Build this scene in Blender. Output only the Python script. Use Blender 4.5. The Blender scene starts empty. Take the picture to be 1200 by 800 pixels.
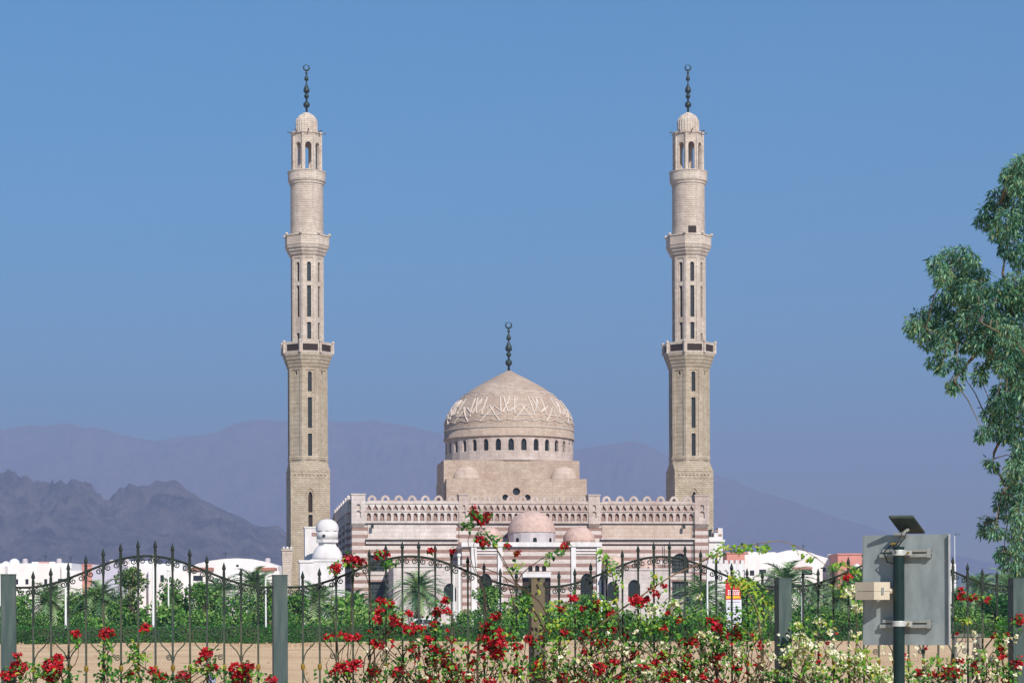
import bpy, math, random
from mathutils import Vector, Matrix, noise
from mathutils.geometry import tessellate_polygon

R = math.radians
sin, cos, pi = math.sin, math.cos, math.pi
rnd = random.Random(7)
SC = bpy.context.scene
COL = SC.collection

# ------------------------------------------------------------------ camera
F, HOR, CAMH, ROLL = 2400.0, 715.0, 2.2, R(0.22)      # focal length (px of a 1200 px wide photo), horizon row, eye height, roll
cam = bpy.data.objects.new('camera', bpy.data.cameras.new('camera'))
COL.objects.link(cam)
cam.data.sensor_width = 36.0
cam.data.lens = 36.0 * F / 1200.0
cam.data.shift_y = (HOR - 400.0) / 1200.0
cam.data.clip_start, cam.data.clip_end = 0.5, 60000.0
cam.matrix_world = Matrix.Translation((0, 0, CAMH)) @ Matrix.Rotation(R(90), 4, 'X') @ Matrix.Rotation(-ROLL, 4, 'Z')
SC.camera = cam

# ------------------------------------------------------------------ sky, sun, exposure
SUN_AZ, SUN_EL = R(24), R(36)                          # to the right of straight behind the camera
world = bpy.data.worlds.new('World'); SC.world = world
world.use_nodes = True
wn, wl = world.node_tree.nodes, world.node_tree.links
wn.clear()
sky = wn.new('ShaderNodeTexSky'); sky.sky_type = 'NISHITA'; sky.sun_disc = False
sky.sun_elevation = SUN_EL; sky.sun_rotation = pi - SUN_AZ
sky.air_density = 1.0; sky.dust_density = 0.0; sky.ozone_density = 2.0; sky.altitude = 0
hsv = wn.new('ShaderNodeHueSaturation'); hsv.inputs['Saturation'].default_value = 2.7
hsv.inputs['Value'].default_value = 1.0; hsv.inputs['Hue'].default_value = 0.489
bg = wn.new('ShaderNodeBackground'); bg.inputs['Strength'].default_value = 0.080
wo = wn.new('ShaderNodeOutputWorld')
wl.new(sky.outputs[0], hsv.inputs['Color']); wl.new(hsv.outputs[0], bg.inputs['Color']); wl.new(bg.outputs[0], wo.inputs['Surface'])

sun = bpy.data.objects.new('sun', bpy.data.lights.new('sun', 'SUN'))
COL.objects.link(sun)
sun.data.energy = 5.0; sun.data.angle = R(0.5); sun.data.color = (1.0, 0.93, 0.84)
sdir = Vector((sin(SUN_AZ) * cos(SUN_EL), -cos(SUN_AZ) * cos(SUN_EL), sin(SUN_EL)))
sun.rotation_euler = sdir.to_track_quat('Z', 'Y').to_euler()
sun.location = (30, -40, 60)

vs = SC.view_settings
vs.view_transform = 'Standard'; vs.look = 'None'; vs.exposure = 0.64; vs.gamma = 1.0; vs.use_curve_mapping = False
SC.render.engine = 'CYCLES'
cy = SC.cycles
cy.max_bounces = 6; cy.diffuse_bounces = 3; cy.glossy_bounces = 2; cy.transmission_bounces = 3
cy.transparent_max_bounces = 8; cy.volume_bounces = 0
try:
    cy.use_denoising = True; cy.denoiser = 'OPENIMAGEDENOISE'; cy.denoising_input_passes = 'RGB_ALBEDO_NORMAL'
except Exception:
    pass

# ------------------------------------------------------------------ measuring helpers
CR, SR = cos(ROLL), sin(ROLL)
def unroll(u, v):
    du, yu = u - 600.0, HOR - v
    return du * CR + yu * SR, -du * SR + yu * CR
def at(u, v, Z):
    x, y = unroll(u, v)
    return Vector((x / F * Z, Z, CAMH + y / F * Z))
def ground(u, Z):
    return Vector(((u - 600.0) / F * Z, Z, 0.0))

# ------------------------------------------------------------------ mesh builder
class MB:
    def __init__(s): s.v, s.f, s.m = [], [], []
    def add(s, vs_, fs, mat=0):
        o = len(s.v); s.v.extend([tuple(p) for p in vs_])
        for f in fs: s.f.append(tuple(i + o for i in f)); s.m.append(mat)
    def box(s, a, b, mat=0, T=None):
        x0, y0, z0 = a; x1, y1, z1 = b
        p = [Vector(q) for q in ((x0,y0,z0),(x1,y0,z0),(x1,y1,z0),(x0,y1,z0),(x0,y0,z1),(x1,y0,z1),(x1,y1,z1),(x0,y1,z1))]
        if T is not None: p = [T @ q for q in p]
        s.add(p, [(0,3,2,1),(4,5,6,7),(0,1,5,4),(1,2,6,5),(2,3,7,6),(3,0,4,7)], mat)
    def frustum(s, ring0, ring1, mat=0, cap=True):
        n = len(ring0)
        fs = [(i, (i+1) % n, n + (i+1) % n, n + i) for i in range(n)]
        if cap: fs += [tuple(range(n-1, -1, -1)), tuple(range(n, 2*n))]
        s.add(list(ring0) + list(ring1), fs, mat)
    def lathe(s, prof, n=24, c=(0,0), rot=0.0, mat=0, a0=0.0, a1=2*pi, caps=True):
        full = abs(a1 - a0 - 2*pi) < 1e-6
        m = n if full else n + 1
        vv = []
        for r, z in prof:
            for i in range(m):
                a = a0 + (a1 - a0) * i / n + rot
                vv.append((c[0] + r * cos(a), c[1] + r * sin(a), z))
        fs = []
        for k in range(len(prof) - 1):
            for i in range(n):
                j = (i + 1) % m
                fs.append((k*m + i, k*m + j, (k+1)*m + j, (k+1)*m + i))
        if caps and full:
            if prof[0][0] > 1e-4: fs.append(tuple(range(m-1, -1, -1)))
            if prof[-1][0] > 1e-4: fs.append(tuple((len(prof)-1)*m + i for i in range(m)))
        s.add(vv, fs, mat)
    def tube(s, pts, r, n=6, mat=0, cap=True):
        pts = [Vector(p) for p in pts]
        rr = r if isinstance(r, (list, tuple)) else [r] * len(pts)
        vv, up = [], Vector((0.31, 0.22, 0.93))
        for i, p in enumerate(pts):
            d = (pts[min(i+1, len(pts)-1)] - pts[max(i-1, 0)])
            if d.length < 1e-9: d = Vector((0, 0, 1))
            d.normalize()
            q = d.cross(up)
            if q.length < 0.05: q = d.cross(Vector((1, 0, 0)))
            q.normalize(); w = d.cross(q)
            for k in range(n):
                a = 2*pi*k/n
                vv.append(p + q * (rr[i]*cos(a)) + w * (rr[i]*sin(a)))
        fs = [(i*n + k, i*n + (k+1) % n, (i+1)*n + (k+1) % n, (i+1)*n + k) for i in range(len(pts)-1) for k in range(n)]
        if cap: fs += [tuple(range(n-1, -1, -1)), tuple((len(pts)-1)*n + k for k in range(n))]
        s.add(vv, fs, mat)
    def ball(s, c, r, n=10, m=7, mat=0, sz=1.0):
        prof = [(max(r*sin(pi*i/m), 1e-5), c[2] - r*sz*cos(pi*i/m)) for i in range(m+1)]
        s.lathe(prof, n, (c[0], c[1]), 0, mat, caps=False)
    def panel(s, o, ux, uz, nin, outer, holes, depth, mat=0, jamb=None, back=None):
        """flat wall face with openings; jambs run back along nin; back = material of a recessed floor"""
        o, ux, uz, nin = Vector(o), Vector(ux), Vector(uz), Vector(nin)
        loops = [outer] + holes
        tris = tessellate_polygon([[Vector((a, b, 0)) for a, b in l] for l in loops])
        flat = [q for l in loops for q in l]
        s.add([o + ux*a + uz*b for a, b in flat], [tuple(t) for t in tris], mat)
        for h in holes:
            n = len(h)
            s.add([o + ux*a + uz*b for a, b in h] + [o + ux*a + uz*b + nin*depth for a, b in h],
                  [(i, (i+1) % n, n + (i+1) % n, n + i) for i in range(n)], mat if jamb is None else jamb)
            if back is not None:
                s.add([o + ux*a + uz*b + nin*depth for a, b in h], [tuple(range(n))], back)
    def build(s, name, mats, parent=None, smooth=False, loc=None):
        me = bpy.data.meshes.new(name); me.from_pydata(s.v, [], s.f)
        if not isinstance(mats, (list, tuple)): mats = [mats]
        for m in mats: me.materials.append(m)
        me.polygons.foreach_set('material_index', s.m)
        if smooth: me.polygons.foreach_set('use_smooth', [True] * len(s.f))
        me.update()
        o = bpy.data.objects.new(name, me); COL.objects.link(o)
        if parent is not None: o.parent = parent
        if loc is not None: o.location = loc
        return o

def tag(o, label=None, cat=None, group=None, kind=None):
    if label: o['label'] = label
    if cat: o['category'] = cat
    if group: o['group'] = group
    if kind: o['kind'] = kind
    return o
def thing(name, loc, label, cat, rz=0.0, group=None):
    o = bpy.data.objects.new(name, None); COL.objects.link(o)
    o.empty_display_size = 0.3
    o.location = loc; o.rotation_euler = (0, 0, rz)
    return tag(o, label, cat, group)
def copy_tree(root, loc, rz, label, scale=None, group=None):
    r = root.copy(); COL.objects.link(r); r.location = loc; r.rotation_euler = (0, 0, rz)
    if scale: r.scale = (scale,)*3 if not isinstance(scale, tuple) else scale
    r['label'] = label
    if group: r['group'] = group
    for ch in list(root.children):
        c = ch.copy(); COL.objects.link(c); c.parent = r
        for g in list(ch.children):
            d = g.copy(); COL.objects.link(d); d.parent = c
    return r
def arch(cx, z0, w, zs, kind='pointed', rise=None, n=6):
    """outline of an arched opening, from the left foot round to the right foot"""
    h = w / 2.0; pts = [(cx - h, z0), (cx + h, z0), (cx + h, zs)]
    if kind == 'round':
        for i in range(1, 2*n): a = pi*i/(2*n); pts.append((cx + h*cos(a), zs + (rise or h)*sin(a)))
    elif kind == 'pointed':
        rise = rise or w * 0.8
        for i in range(1, n+1):
            t = i/n; pts.append((cx + h*(1-t**1.6), zs + rise*math.sin(t*pi/2)**1.1 if t < 1 else zs + rise))
        for i in range(n-1, 0, -1):
            t = i/n; pts.append((cx - h*(1-t**1.6), zs + rise*math.sin(t*pi/2)**1.1))
    else:
        return [(cx - h, z0), (cx + h, z0), (cx + h, zs), (cx - h, zs)]
    pts.append((cx - h, zs))
    return pts
def rect(x0, z0, x1, z1): return [(x0, z0), (x1, z0), (x1, z1), (x0, z1)]

# ------------------------------------------------------------------ materials
def mat_new(name):
    m = bpy.data.materials.new(name); m.use_nodes = True
    nt = m.node_tree; return m, nt.nodes, nt.links, nt.nodes['Principled BSDF']
def _noise(N, Lk, vec, scale, detail=4.0, rough=0.6):
    t = N.new('ShaderNodeTexNoise'); t.inputs['Scale'].default_value = scale
    t.inputs['Detail'].default_value = detail; t.inputs['Roughness'].default_value = rough
    Lk.new(vec, t.inputs['Vector']); return t
def _mix(N, Lk, fac, a, b, blend='MIX'):
    x = N.new('ShaderNodeMix'); x.data_type = 'RGBA'; x.blend_type = blend
    for sock, val in ((x.inputs[0], fac), (x.inputs[6], a), (x.inputs[7], b)):
        if hasattr(val, 'is_linked') or hasattr(val, 'links'): Lk.new(val, sock)
        elif isinstance(val, (int, float)): sock.default_value = val
        else: sock.default_value = (*val, 1.0)
    return x.outputs[2]
def _ramp(N, Lk, val, lo, hi):
    r = N.new('ShaderNodeMapRange'); r.inputs[1].default_value = lo; r.inputs[2].default_value = hi
    Lk.new(val, r.inputs[0]); return r.outputs[0]
def _bump(N, Lk, b, h, strength, dist):
    bp = N.new('ShaderNodeBump'); bp.inputs['Strength'].default_value = strength; bp.inputs['Distance'].default_value = dist
    Lk.new(h, bp.inputs['Height']); Lk.new(bp.outputs[0], b.inputs['Normal'])
def plain(name, c, rough=0.7, metal=0.0, var=0.18, scale=3.0, bump=0.0, c2=None, spec=0.3, stretch=None):
    m, N, Lk, b = mat_new(name)
    b.inputs['Roughness'].default_value = rough; b.inputs['Metallic'].default_value = metal
    b.inputs['Specular IOR Level'].default_value = spec
    tc = N.new('ShaderNodeTexCoord'); vec = tc.outputs['Object']
    if stretch:
        mp = N.new('ShaderNodeMapping'); mp.inputs['Scale'].default_value = stretch
        Lk.new(vec, mp.inputs['Vector']); vec = mp.outputs[0]
    t = _noise(N, Lk, vec, scale)
    c2 = c2 or tuple(x*(1-2*var) for x in c)
    col = _mix(N, Lk, _ramp(N, Lk, t.outputs[0], 0.32, 0.68), c, c2)
    Lk.new(col, b.inputs['Base Color'])
    if bump: _bump(N, Lk, b, t.outputs[0], bump, 0.05)
    return m
def stone(name, c1, c2, course=0.45, block=1.1, stripe=None, joint=0.8, stain=(0.30, 0.24, 0.18), stain_amt=0.45, bump=0.5):
    """coursed stone; stripe=(period, colour) alternates courses of another colour (object space height)"""
    m, N, Lk, b = mat_new(name)
    b.inputs['Roughness'].default_value = 0.9; b.inputs['Specular IOR Level'].default_value = 0.15
    tc = N.new('ShaderNodeTexCoord'); P = tc.outputs['Object']
    sep = N.new('ShaderNodeSeparateXYZ'); Lk.new(P, sep.inputs[0])
    def math_(op, a, bb):
        q = N.new('ShaderNodeMath'); q.operation = op
        for i, v in enumerate((a, bb)):
            if hasattr(v, 'links'): Lk.new(v, q.inputs[i])
            else: q.inputs[i].default_value = v
        return q.outputs[0]
    # blocks run round the building: x+y as the running coordinate
    cmb = N.new('ShaderNodeCombineXYZ')
    Lk.new(math_('ADD', sep.outputs[0], sep.outputs[1]), cmb.inputs[0]); Lk.new(sep.outputs[2], cmb.inputs[1])
    br = N.new('ShaderNodeTexBrick'); Lk.new(cmb.outputs[0], br.inputs['Vector'])
    br.inputs['Scale'].default_value = 1.0
    br.inputs['Brick Width'].default_value = block; br.inputs['Row Height'].default_value = course
    br.inputs['Mortar Size'].default_value = 0.025; br.inputs['Mortar Smooth'].default_value = 0.3
    br.inputs['Color1'].default_value = (0, 0, 0, 1); br.inputs['Color2'].default_value = (1, 1, 1, 1)
    br.inputs['Mortar'].default_value = (0.5, 0.5, 0.5, 1)
    base = _mix(N, Lk, math_('ADD', math_('MULTIPLY', br.outputs['Color'], 0.62), math_('MULTIPLY', _ramp(N, Lk, _noise(N, Lk, P, 1.1, 8.0, 0.75).outputs[0], 0.35, 0.65), 0.5)), c1, c2)
    n1 = _noise(N, Lk, P, 0.35, 6.0, 0.65); n2 = _noise(N, Lk, P, 2.2, 6.0, 0.7)
    if stripe:
        fr = math_('FRACT', math_('DIVIDE', sep.outputs[2], stripe[0]), 0.0)
        sm = math_('LESS_THAN', fr, 0.46)
        red = _mix(N, Lk, br.outputs['Color'], stripe[1], tuple(x*0.8 for x in stripe[1]))
        base = _mix(N, Lk, sm, base, red)
    base = _mix(N, Lk, math_('MULTIPLY', _ramp(N, Lk, n1.outputs[0], 0.42, 0.72), stain_amt), base, stain)
    base = _mix(N, Lk, math_('MULTIPLY', _ramp(N, Lk, n2.outputs[0], 0.5, 0.75), stain_amt*0.8), base, tuple(x*0.9 for x in stain))
    base = _mix(N, Lk, math_('MULTIPLY', br.outputs['Fac'], joint*0.28), base, tuple(x*0.5 for x in c2))
    Lk.new(base, b.inputs['Base Color'])
    mps = N.new('ShaderNodeMapping'); mps.inputs['Scale'].default_value = (1.3, 1.3, 0.09); Lk.new(P, mps.inputs[0])
    n3 = _noise(N, Lk, mps.outputs[0], 1.0, 5.0, 0.65)
    base = _mix(N, Lk, math_('MULTIPLY', _ramp(N, Lk, n3.outputs[0], 0.53, 0.70), stain_amt*0.55), base, tuple(x*0.75 for x in stain)); Lk.new(base, b.inputs['Base Color'])
    h = math_('SUBTRACT', n2.outputs[0], math_('MULTIPLY', br.outputs['Fac'], 0.8))
    _bump(N, Lk, b, h, bump, 0.06)
    return m
def leafmat(name, c, trans=0.25, rough=0.5):
    m, N, Lk, b = mat_new(name)
    b.inputs['Base Color'].default_value = (*c, 1); b.inputs['Roughness'].default_value = rough
    b.inputs['Specular IOR Level'].default_value = 0.35
    tr = N.new('ShaderNodeBsdfTranslucent'); tr.inputs[0].default_value = (c[0]*1.3, c[1]*1.4, c[2]*0.7, 1)
    mx = N.new('ShaderNodeMixShader'); mx.inputs[0].default_value = trans
    Lk.new(b.outputs[0], mx.inputs[1]); Lk.new(tr.outputs[0], mx.inputs[2])
    Lk.new(mx.outputs[0], N['Material Output'].inputs['Surface'])
    return m

M = {}
M['minaret'] = stone('minaret_stone', (0.58, 0.50, 0.385), (0.42, 0.345, 0.26), 0.30, 0.62, stain=(0.34, 0.255, 0.17), stain_amt=0.7, bump=0.9)
M['minaret_pale'] = stone('minaret_pale_stone', (0.74, 0.65, 0.57), (0.56, 0.47, 0.40), 0.30, 0.62, stain=(0.40, 0.31, 0.25), stain_amt=0.6, bump=0.9)
M['striped'] = stone('striped_stone', (0.70, 0.63, 0.60), (0.58, 0.51, 0.48), 0.47, 1.2, stripe=(0.94, (0.30, 0.175, 0.14)), stain=(0.46, 0.35, 0.32), stain_amt=0.5)
M['pale'] = stone('pale_stone', (0.70, 0.63, 0.60), (0.56, 0.50, 0.47), 0.5, 1.3, stain=(0.42, 0.33, 0.30), stain_amt=0.65)
M['buff'] = stone('buff_stone', (0.60, 0.49, 0.42), (0.50, 0.39, 0.33), 0.5, 1.3, stain=(0.40, 0.28, 0.23), stain_amt=0.75)
M['frz'] = stone('frieze_stone', (0.62, 0.53, 0.49), (0.50, 0.41, 0.37), 0.5, 1.3, stain=(0.36, 0.26, 0.22), stain_amt=0.7)
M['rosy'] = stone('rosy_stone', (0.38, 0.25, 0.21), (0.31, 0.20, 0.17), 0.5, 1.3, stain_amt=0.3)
M['dome'] = stone('dome_stone', (0.56, 0.455, 0.365), (0.40, 0.31, 0.25), 0.34, 0.7, stain=(0.36, 0.25, 0.20), stain_amt=0.75, joint=1.0)
M['strap'] = plain('relief_stone', (0.66, 0.56, 0.49), 0.9, var=0.1)
M['plaster'] = plain('white_plaster', (0.78, 0.75, 0.76), 0.85, c2=(0.62, 0.58, 0.57), scale=1.3, bump=0.3, stretch=(1, 1, 0.35))
M['pinkdome'] = plain('pink_plaster', (0.64, 0.46, 0.40), 0.85, c2=(0.46, 0.32, 0.27), scale=1.6, bump=0.35)
M['greydome'] = plain('lilac_plaster', (0.58, 0.52, 0.54), 0.85, var=0.1, scale=1.2)
M['glass'] = plain('dark_glass', (0.008, 0.012, 0.014), 0.35, var=0.2, spec=0.5)
M['grille'] = plain('window_grille', (0.05, 0.065, 0.065), 0.5, var=0.3, scale=6)
M['bronze'] = plain('bronze', (0.035, 0.055, 0.05), 0.45, 0.3, var=0.25, scale=4)
M['brown'] = plain('brown_lattice', (0.05, 0.03, 0.018), 0.8, var=0.3, scale=8)
M['whitehouse'] = plain('white_wall', (0.82, 0.80, 0.80), 0.85, c2=(0.70, 0.67, 0.66), scale=0.35, stretch=(1, 1, 0.3))
M['shadewall'] = plain('shade_tinted_wall', (0.50, 0.49, 0.60), 0.85, var=0.04, scale=0.3)  # the wall's shade is put into this lilac tint
M['salmon'] = plain('salmon_wall', (0.62, 0.27, 0.22), 0.85, var=0.08, scale=0.5)
M['tile'] = plain('roof_tile', (0.45, 0.20, 0.15), 0.85, var=0.15, scale=2)
M['iron'] = plain('fence_iron', (0.012, 0.020, 0.018), 0.6, 0.1, c2=(0.026, 0.038, 0.032), scale=9)
M['ironlow'] = plain('weathered_iron', (0.035, 0.060, 0.056), 0.6, 0.1, c2=(0.075, 0.075, 0.045), scale=3)
M['knob'] = plain('brass_knob', (0.42, 0.28, 0.05), 0.45, 0.6, var=0.2, scale=30)
M['post'] = plain('post_metal', (0.034, 0.062, 0.066), 0.5, 0.2, c2=(0.085, 0.115, 0.108), scale=3, stretch=(6, 6, 0.8), bump=0.1)
M['postbrown'] = plain('rusty_post_metal', (0.075, 0.085, 0.07), 0.6, 0.1, c2=(0.16, 0.108, 0.06), scale=2, stretch=(5, 5, 0.8), bump=0.1)
M['board'] = plain('galvanised_sheet', (0.33, 0.375, 0.385), 0.5, 0.4, c2=(0.20, 0.235, 0.245), scale=3.5, bump=0.06, stretch=(2.2, 1, 0.7))
M['channel'] = plain('channel_steel', (0.36, 0.38, 0.36), 0.5, 0.4, var=0.15, scale=8)
M['poledark'] = plain('painted_pole', (0.014, 0.036, 0.038), 0.35, 0.2, var=0.2, scale=5)
M['clamp'] = plain('clamp_metal', (0.55, 0.57, 0.57), 0.45, 0.3, var=0.1, scale=10)
M['cream'] = plain('cream_plastic', (0.60, 0.53, 0.42), 0.6, var=0.08, scale=6)
M['solarframe'] = plain('panel_frame_metal', (0.10, 0.12, 0.11), 0.5, 0.3, var=0.2, scale=14)
M['solar'] = plain('solar_back', (0.03, 0.055, 0.055), 0.5, var=0.25, scale=14)
M['cable'] = plain('cable', (0.02, 0.03, 0.03), 0.5)
M['white'] = plain('white_paint', (0.80, 0.80, 0.80), 0.5, var=0.04)
M['black'] = plain('black_rubber', (0.02, 0.02, 0.02), 0.8)
M['red'] = plain('red_paint', (0.55, 0.02, 0.025), 0.5, var=0.08)
M['yellow'] = plain('yellow_paint', (0.85, 0.55, 0.03), 0.5, var=0.05)
M['paleblue'] = plain('pale_board', (0.62, 0.64, 0.74), 0.6, var=0.05)
M['ink'] = plain('ink', (0.10, 0.11, 0.18), 0.7)
M['bark'] = plain('bark', (0.20, 0.15, 0.10), 0.9, var=0.25, scale=6, bump=0.4)
M['palebark'] = plain('pale_bark', (0.22, 0.17, 0.12), 0.85, var=0.25, scale=6, bump=0.3)
M['palmbark'] = plain('palm_bark', (0.30, 0.20, 0.12), 0.95, var=0.3, scale=7, bump=0.6)
M['cane'] = plain('woody_cane', (0.24, 0.16, 0.09), 0.8, var=0.25, scale=14)
M['cane_dark'] = plain('dark_cane', (0.085, 0.055, 0.035), 0.8, var=0.25, scale=14)
M['wood'] = plain('grey_wood', (0.17, 0.17, 0.15), 0.9, var=0.2, scale=6)
M['bluepipe'] = plain('blue_grey_plastic', (0.30, 0.36, 0.52), 0.5, var=0.15, scale=8)
HED = [leafmat('hedge_leaf_dark', (0.012, 0.085, 0.012)), leafmat('hedge_leaf', (0.035, 0.20, 0.022)), leafmat('hedge_leaf_light', (0.10, 0.33, 0.035))]
BSH = [leafmat('shrub_leaf_dark', (0.04, 0.12, 0.028)), leafmat('shrub_leaf', (0.14, 0.32, 0.055)), leafmat('shrub_leaf_light', (0.30, 0.44, 0.12))]
OLV = [leafmat('tree_leaf_dark', (0.04, 0.10, 0.025)), leafmat('tree_leaf', (0.13, 0.25, 0.045)), leafmat('tree_leaf_light', (0.26, 0.33, 0.09))]
PLM = [leafmat('palm_leaf_dark', (0.06, 0.14, 0.065), 0.15), leafmat('palm_leaf', (0.21, 0.36, 0.15), 0.2), leafmat('palm_leaf_light', (0.38, 0.50, 0.24), 0.2)]
EUC = [leafmat('gum_leaf_dark', (0.03, 0.10, 0.07), 0.3), leafmat('gum_leaf', (0.10, 0.25, 0.165), 0.3), leafmat('gum_leaf_light', (0.26, 0.45, 0.28), 0.3), leafmat('gum_leaf_olive', (0.20, 0.25, 0.10), 0.25)]
VIN = [leafmat('vine_leaf_dark', (0.022, 0.10, 0.014)), leafmat('vine_leaf', (0.085, 0.25, 0.03)), leafmat('vine_leaf_light', (0.25, 0.42, 0.05), 0.35), leafmat('vine_leaf_yellow', (0.48, 0.48, 0.06), 0.35)]
REDF = [leafmat('red_bract', (0.52, 0.012, 0.022), 0.3), leafmat('deep_red_bract', (0.22, 0.008, 0.016), 0.25), leafmat('pink_red_bract', (0.66, 0.045, 0.08), 0.3)]
WHTF = [leafmat('white_bract', (0.80, 0.78, 0.66), 0.2), leafmat('cream_bract', (0.72, 0.66, 0.40), 0.2), leafmat('green_white_bract', (0.55, 0.62, 0.30), 0.2)]

# ------------------------------------------------------------------ ground
def sand_material():
    m, N, Lk, b = mat_new('sand')
    b.inputs['Roughness'].default_value = 0.95; b.inputs['Specular IOR Level'].default_value = 0.1
    tc = N.new('ShaderNodeTexCoord'); P = tc.outputs['Object']
    mp = N.new('ShaderNodeMapping'); mp.inputs['Scale'].default_value = (0.035, 0.16, 1.0); Lk.new(P, mp.inputs[0])
    n1 = _noise(N, Lk, mp.outputs[0], 1.0, 5.0, 0.6); mp2 = N.new('ShaderNodeMapping'); mp2.inputs['Scale'].default_value = (0.10, 0.42, 1.0); Lk.new(P, mp2.inputs[0])
    n2 = _noise(N, Lk, mp2.outputs[0], 1.3, 6.0, 0.7); n3 = _noise(N, Lk, P, 6.0, 4.0, 0.7)
    c = _mix(N, Lk, _ramp(N, Lk, n1.outputs[0], 0.35, 0.65), (0.76, 0.545, 0.33), (0.64, 0.43, 0.25))
    c = _mix(N, Lk, _ramp(N, Lk, n2.outputs[0], 0.54, 0.66), c, (0.44, 0.28, 0.165))
    c = _mix(N, Lk, _ramp(N, Lk, n3.outputs[0], 0.62, 0.8), c, (0.76, 0.60, 0.43))
    Lk.new(c, b.inputs['Base Color'])
    ad = N.new('ShaderNodeMath'); ad.operation = 'ADD'; Lk.new(n2.outputs[0], ad.inputs[0]); Lk.new(n3.outputs[0], ad.inputs[1])
    _bump(N, Lk, b, ad.outputs[0], 0.6, 0.15)
    return m
M['sand'] = sand_material()
g = MB()
xs = [-10500, -4000, -1500, -600, -250, -120] + [-60 + 2*i for i in range(61)] + [120, 250, 600, 1500, 4000, 10500]
ys = [-1500, -300, -60, -10, 4, 10] + [12 + i*2.2 for i in range(75)] + [185, 260, 500, 1200, 3000, 6000, 11500]
for y in ys:
    for x in xs:
        inner = max(0.0, min(1.0, (110-abs(x))/40)) * max(0.0, min(1.0, (y-22)/15)) * max(0.0, min(1.0, (148-y)/8))
        g.v.append((x, y, inner * ((0.16 + 0.22*max(0.0, min(1.0, (y-118)/14))) * noise.noise((x*0.10, y*0.06, 3.1)) + 0.09 * noise.noise((x*0.45, y*0.25, 9.0)))))
nx = len(xs)
for j in range(len(ys)-1):
    for i in range(nx-1): g.f.append((j*nx+i, j*nx+i+1, (j+1)*nx+i+1, (j+1)*nx+i)); g.m.append(0)
tag(g.build('ground', M['sand'], smooth=True), 'pale tan sandy ground between fence and hedge', None, None, 'structure')
def sheet(name, pts, z, mat, label):
    s = MB(); s.add([(x, y, z) for x, y in pts], [tuple(range(len(pts)))])
    return tag(s.build(name, mat), label, None, None, 'structure')
M['lawnm'] = plain('lawn_grass', (0.035, 0.085, 0.022), 0.95, var=0.25, scale=0.8, bump=0.3)
M['paving'] = plain('forecourt_paving', (0.20, 0.185, 0.17), 0.9, var=0.08, scale=0.5)
M['asphalt'] = plain('asphalt', (0.06, 0.06, 0.062), 0.9, var=0.15, scale=1.5)
sheet('lawn', [(-130, 143.5), (130, 143.5), (130, 222), (-130, 222)], 0.17, M['lawnm'], 'green lawn behind the clipped hedge')
sheet('parking_road', [(-94, 168), (94, 168), (94, 175), (-94, 175)], 0.18, M['asphalt'], 'asphalt parking lane in front of the mosque')
sheet('forecourt', [(-110, 223), (120, 223), (120, 360), (-110, 360)], 0.02, M['paving'], 'paved forecourt around the mosque')

# ------------------------------------------------------------------ mountains
def interp(tab, x):
    if x <= tab[0][0]: return tab[0][1]
    for (a, b), (c, d) in zip(tab, tab[1:]):
        if x <= c: return b + (d-b)*(x-a)/(c-a)
    return tab[-1][1]
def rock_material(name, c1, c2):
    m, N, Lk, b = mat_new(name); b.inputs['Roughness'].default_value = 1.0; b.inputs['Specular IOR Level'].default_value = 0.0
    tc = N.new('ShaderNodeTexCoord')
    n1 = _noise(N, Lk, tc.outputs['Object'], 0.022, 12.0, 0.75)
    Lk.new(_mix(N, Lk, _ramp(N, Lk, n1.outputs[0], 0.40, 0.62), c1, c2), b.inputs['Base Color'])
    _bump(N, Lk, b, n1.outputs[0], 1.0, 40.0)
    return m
def ridge(name, prof, Zr, depth, u0, u1, nu, nd, rough, seed, mat, label):
    mb = MB()
    for j in range(nd+1):
        t = -1.0 + 2.0*j/nd                              # -1 front foot, 0 crest, 1 back foot
        Z = Zr + t*depth
        for i in range(nu+1):
            u = u0 + (u1-u0)*i/nu
            x = (u-600.0)/F*Zr
            h = max(0.0, (HOR - interp(prof, u))/F*Zr + CAMH)
            q = Vector((x/Zr*9, Z/Zr*9, seed))
            spur = noise.ridged_multi_fractal(q*1.6, 0.9, 2.1, 6, 1.0, 2.0)
            det = noise.fractal(q*7.0, 0.8, 2.2, 5) + 0.8*(noise.ridged_multi_fractal(Vector((q.x*16, q.y*5, q.z)), 0.85, 2.2, 6, 1.0, 2.0)-1.1)
            a = abs(t)
            env = max(0.0, (1.0 - a))**0.9
            z = h*env*(1.0 + rough*min(1.0, a*4)*(spur*0.35-0.35)) + h*0.035*det*env*(0.07+min(1, a*4)*(1.6 if Zr < 5000 else 0.7))
            mb.v.append((x*(Z/Zr), Z, max(-0.5, z - (0.8 if a > 0.97 else 0))))
    for j in range(nd):
        for i in range(nu): mb.f.append((j*(nu+1)+i, j*(nu+1)+i+1, (j+1)*(nu+1)+i+1, (j+1)*(nu+1)+i)); mb.m.append(0)
    return tag(mb.build(name, mat, smooth=False), label, None, None, 'structure')
NEAR = [(-220, 575), (-120, 560), (0, 559), (12, 561), (20, 563), (30, 562), (42, 565), (52, 564), (62, 566), (75, 570), (86, 566), (96, 567), (103, 573), (112, 581),
        (122, 588), (130, 585), (137, 578), (147, 573), (158, 569), (168, 568), (175, 570), (183, 563), (196, 565), (206, 563), (214, 569), (222, 576), (235, 583), (250, 591), (266, 598),
        (282, 605), (300, 615), (310, 617), (320, 615), (330, 619), (345, 632), (365, 650), (400, 675), (450, 700), (500, 712)]
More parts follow.
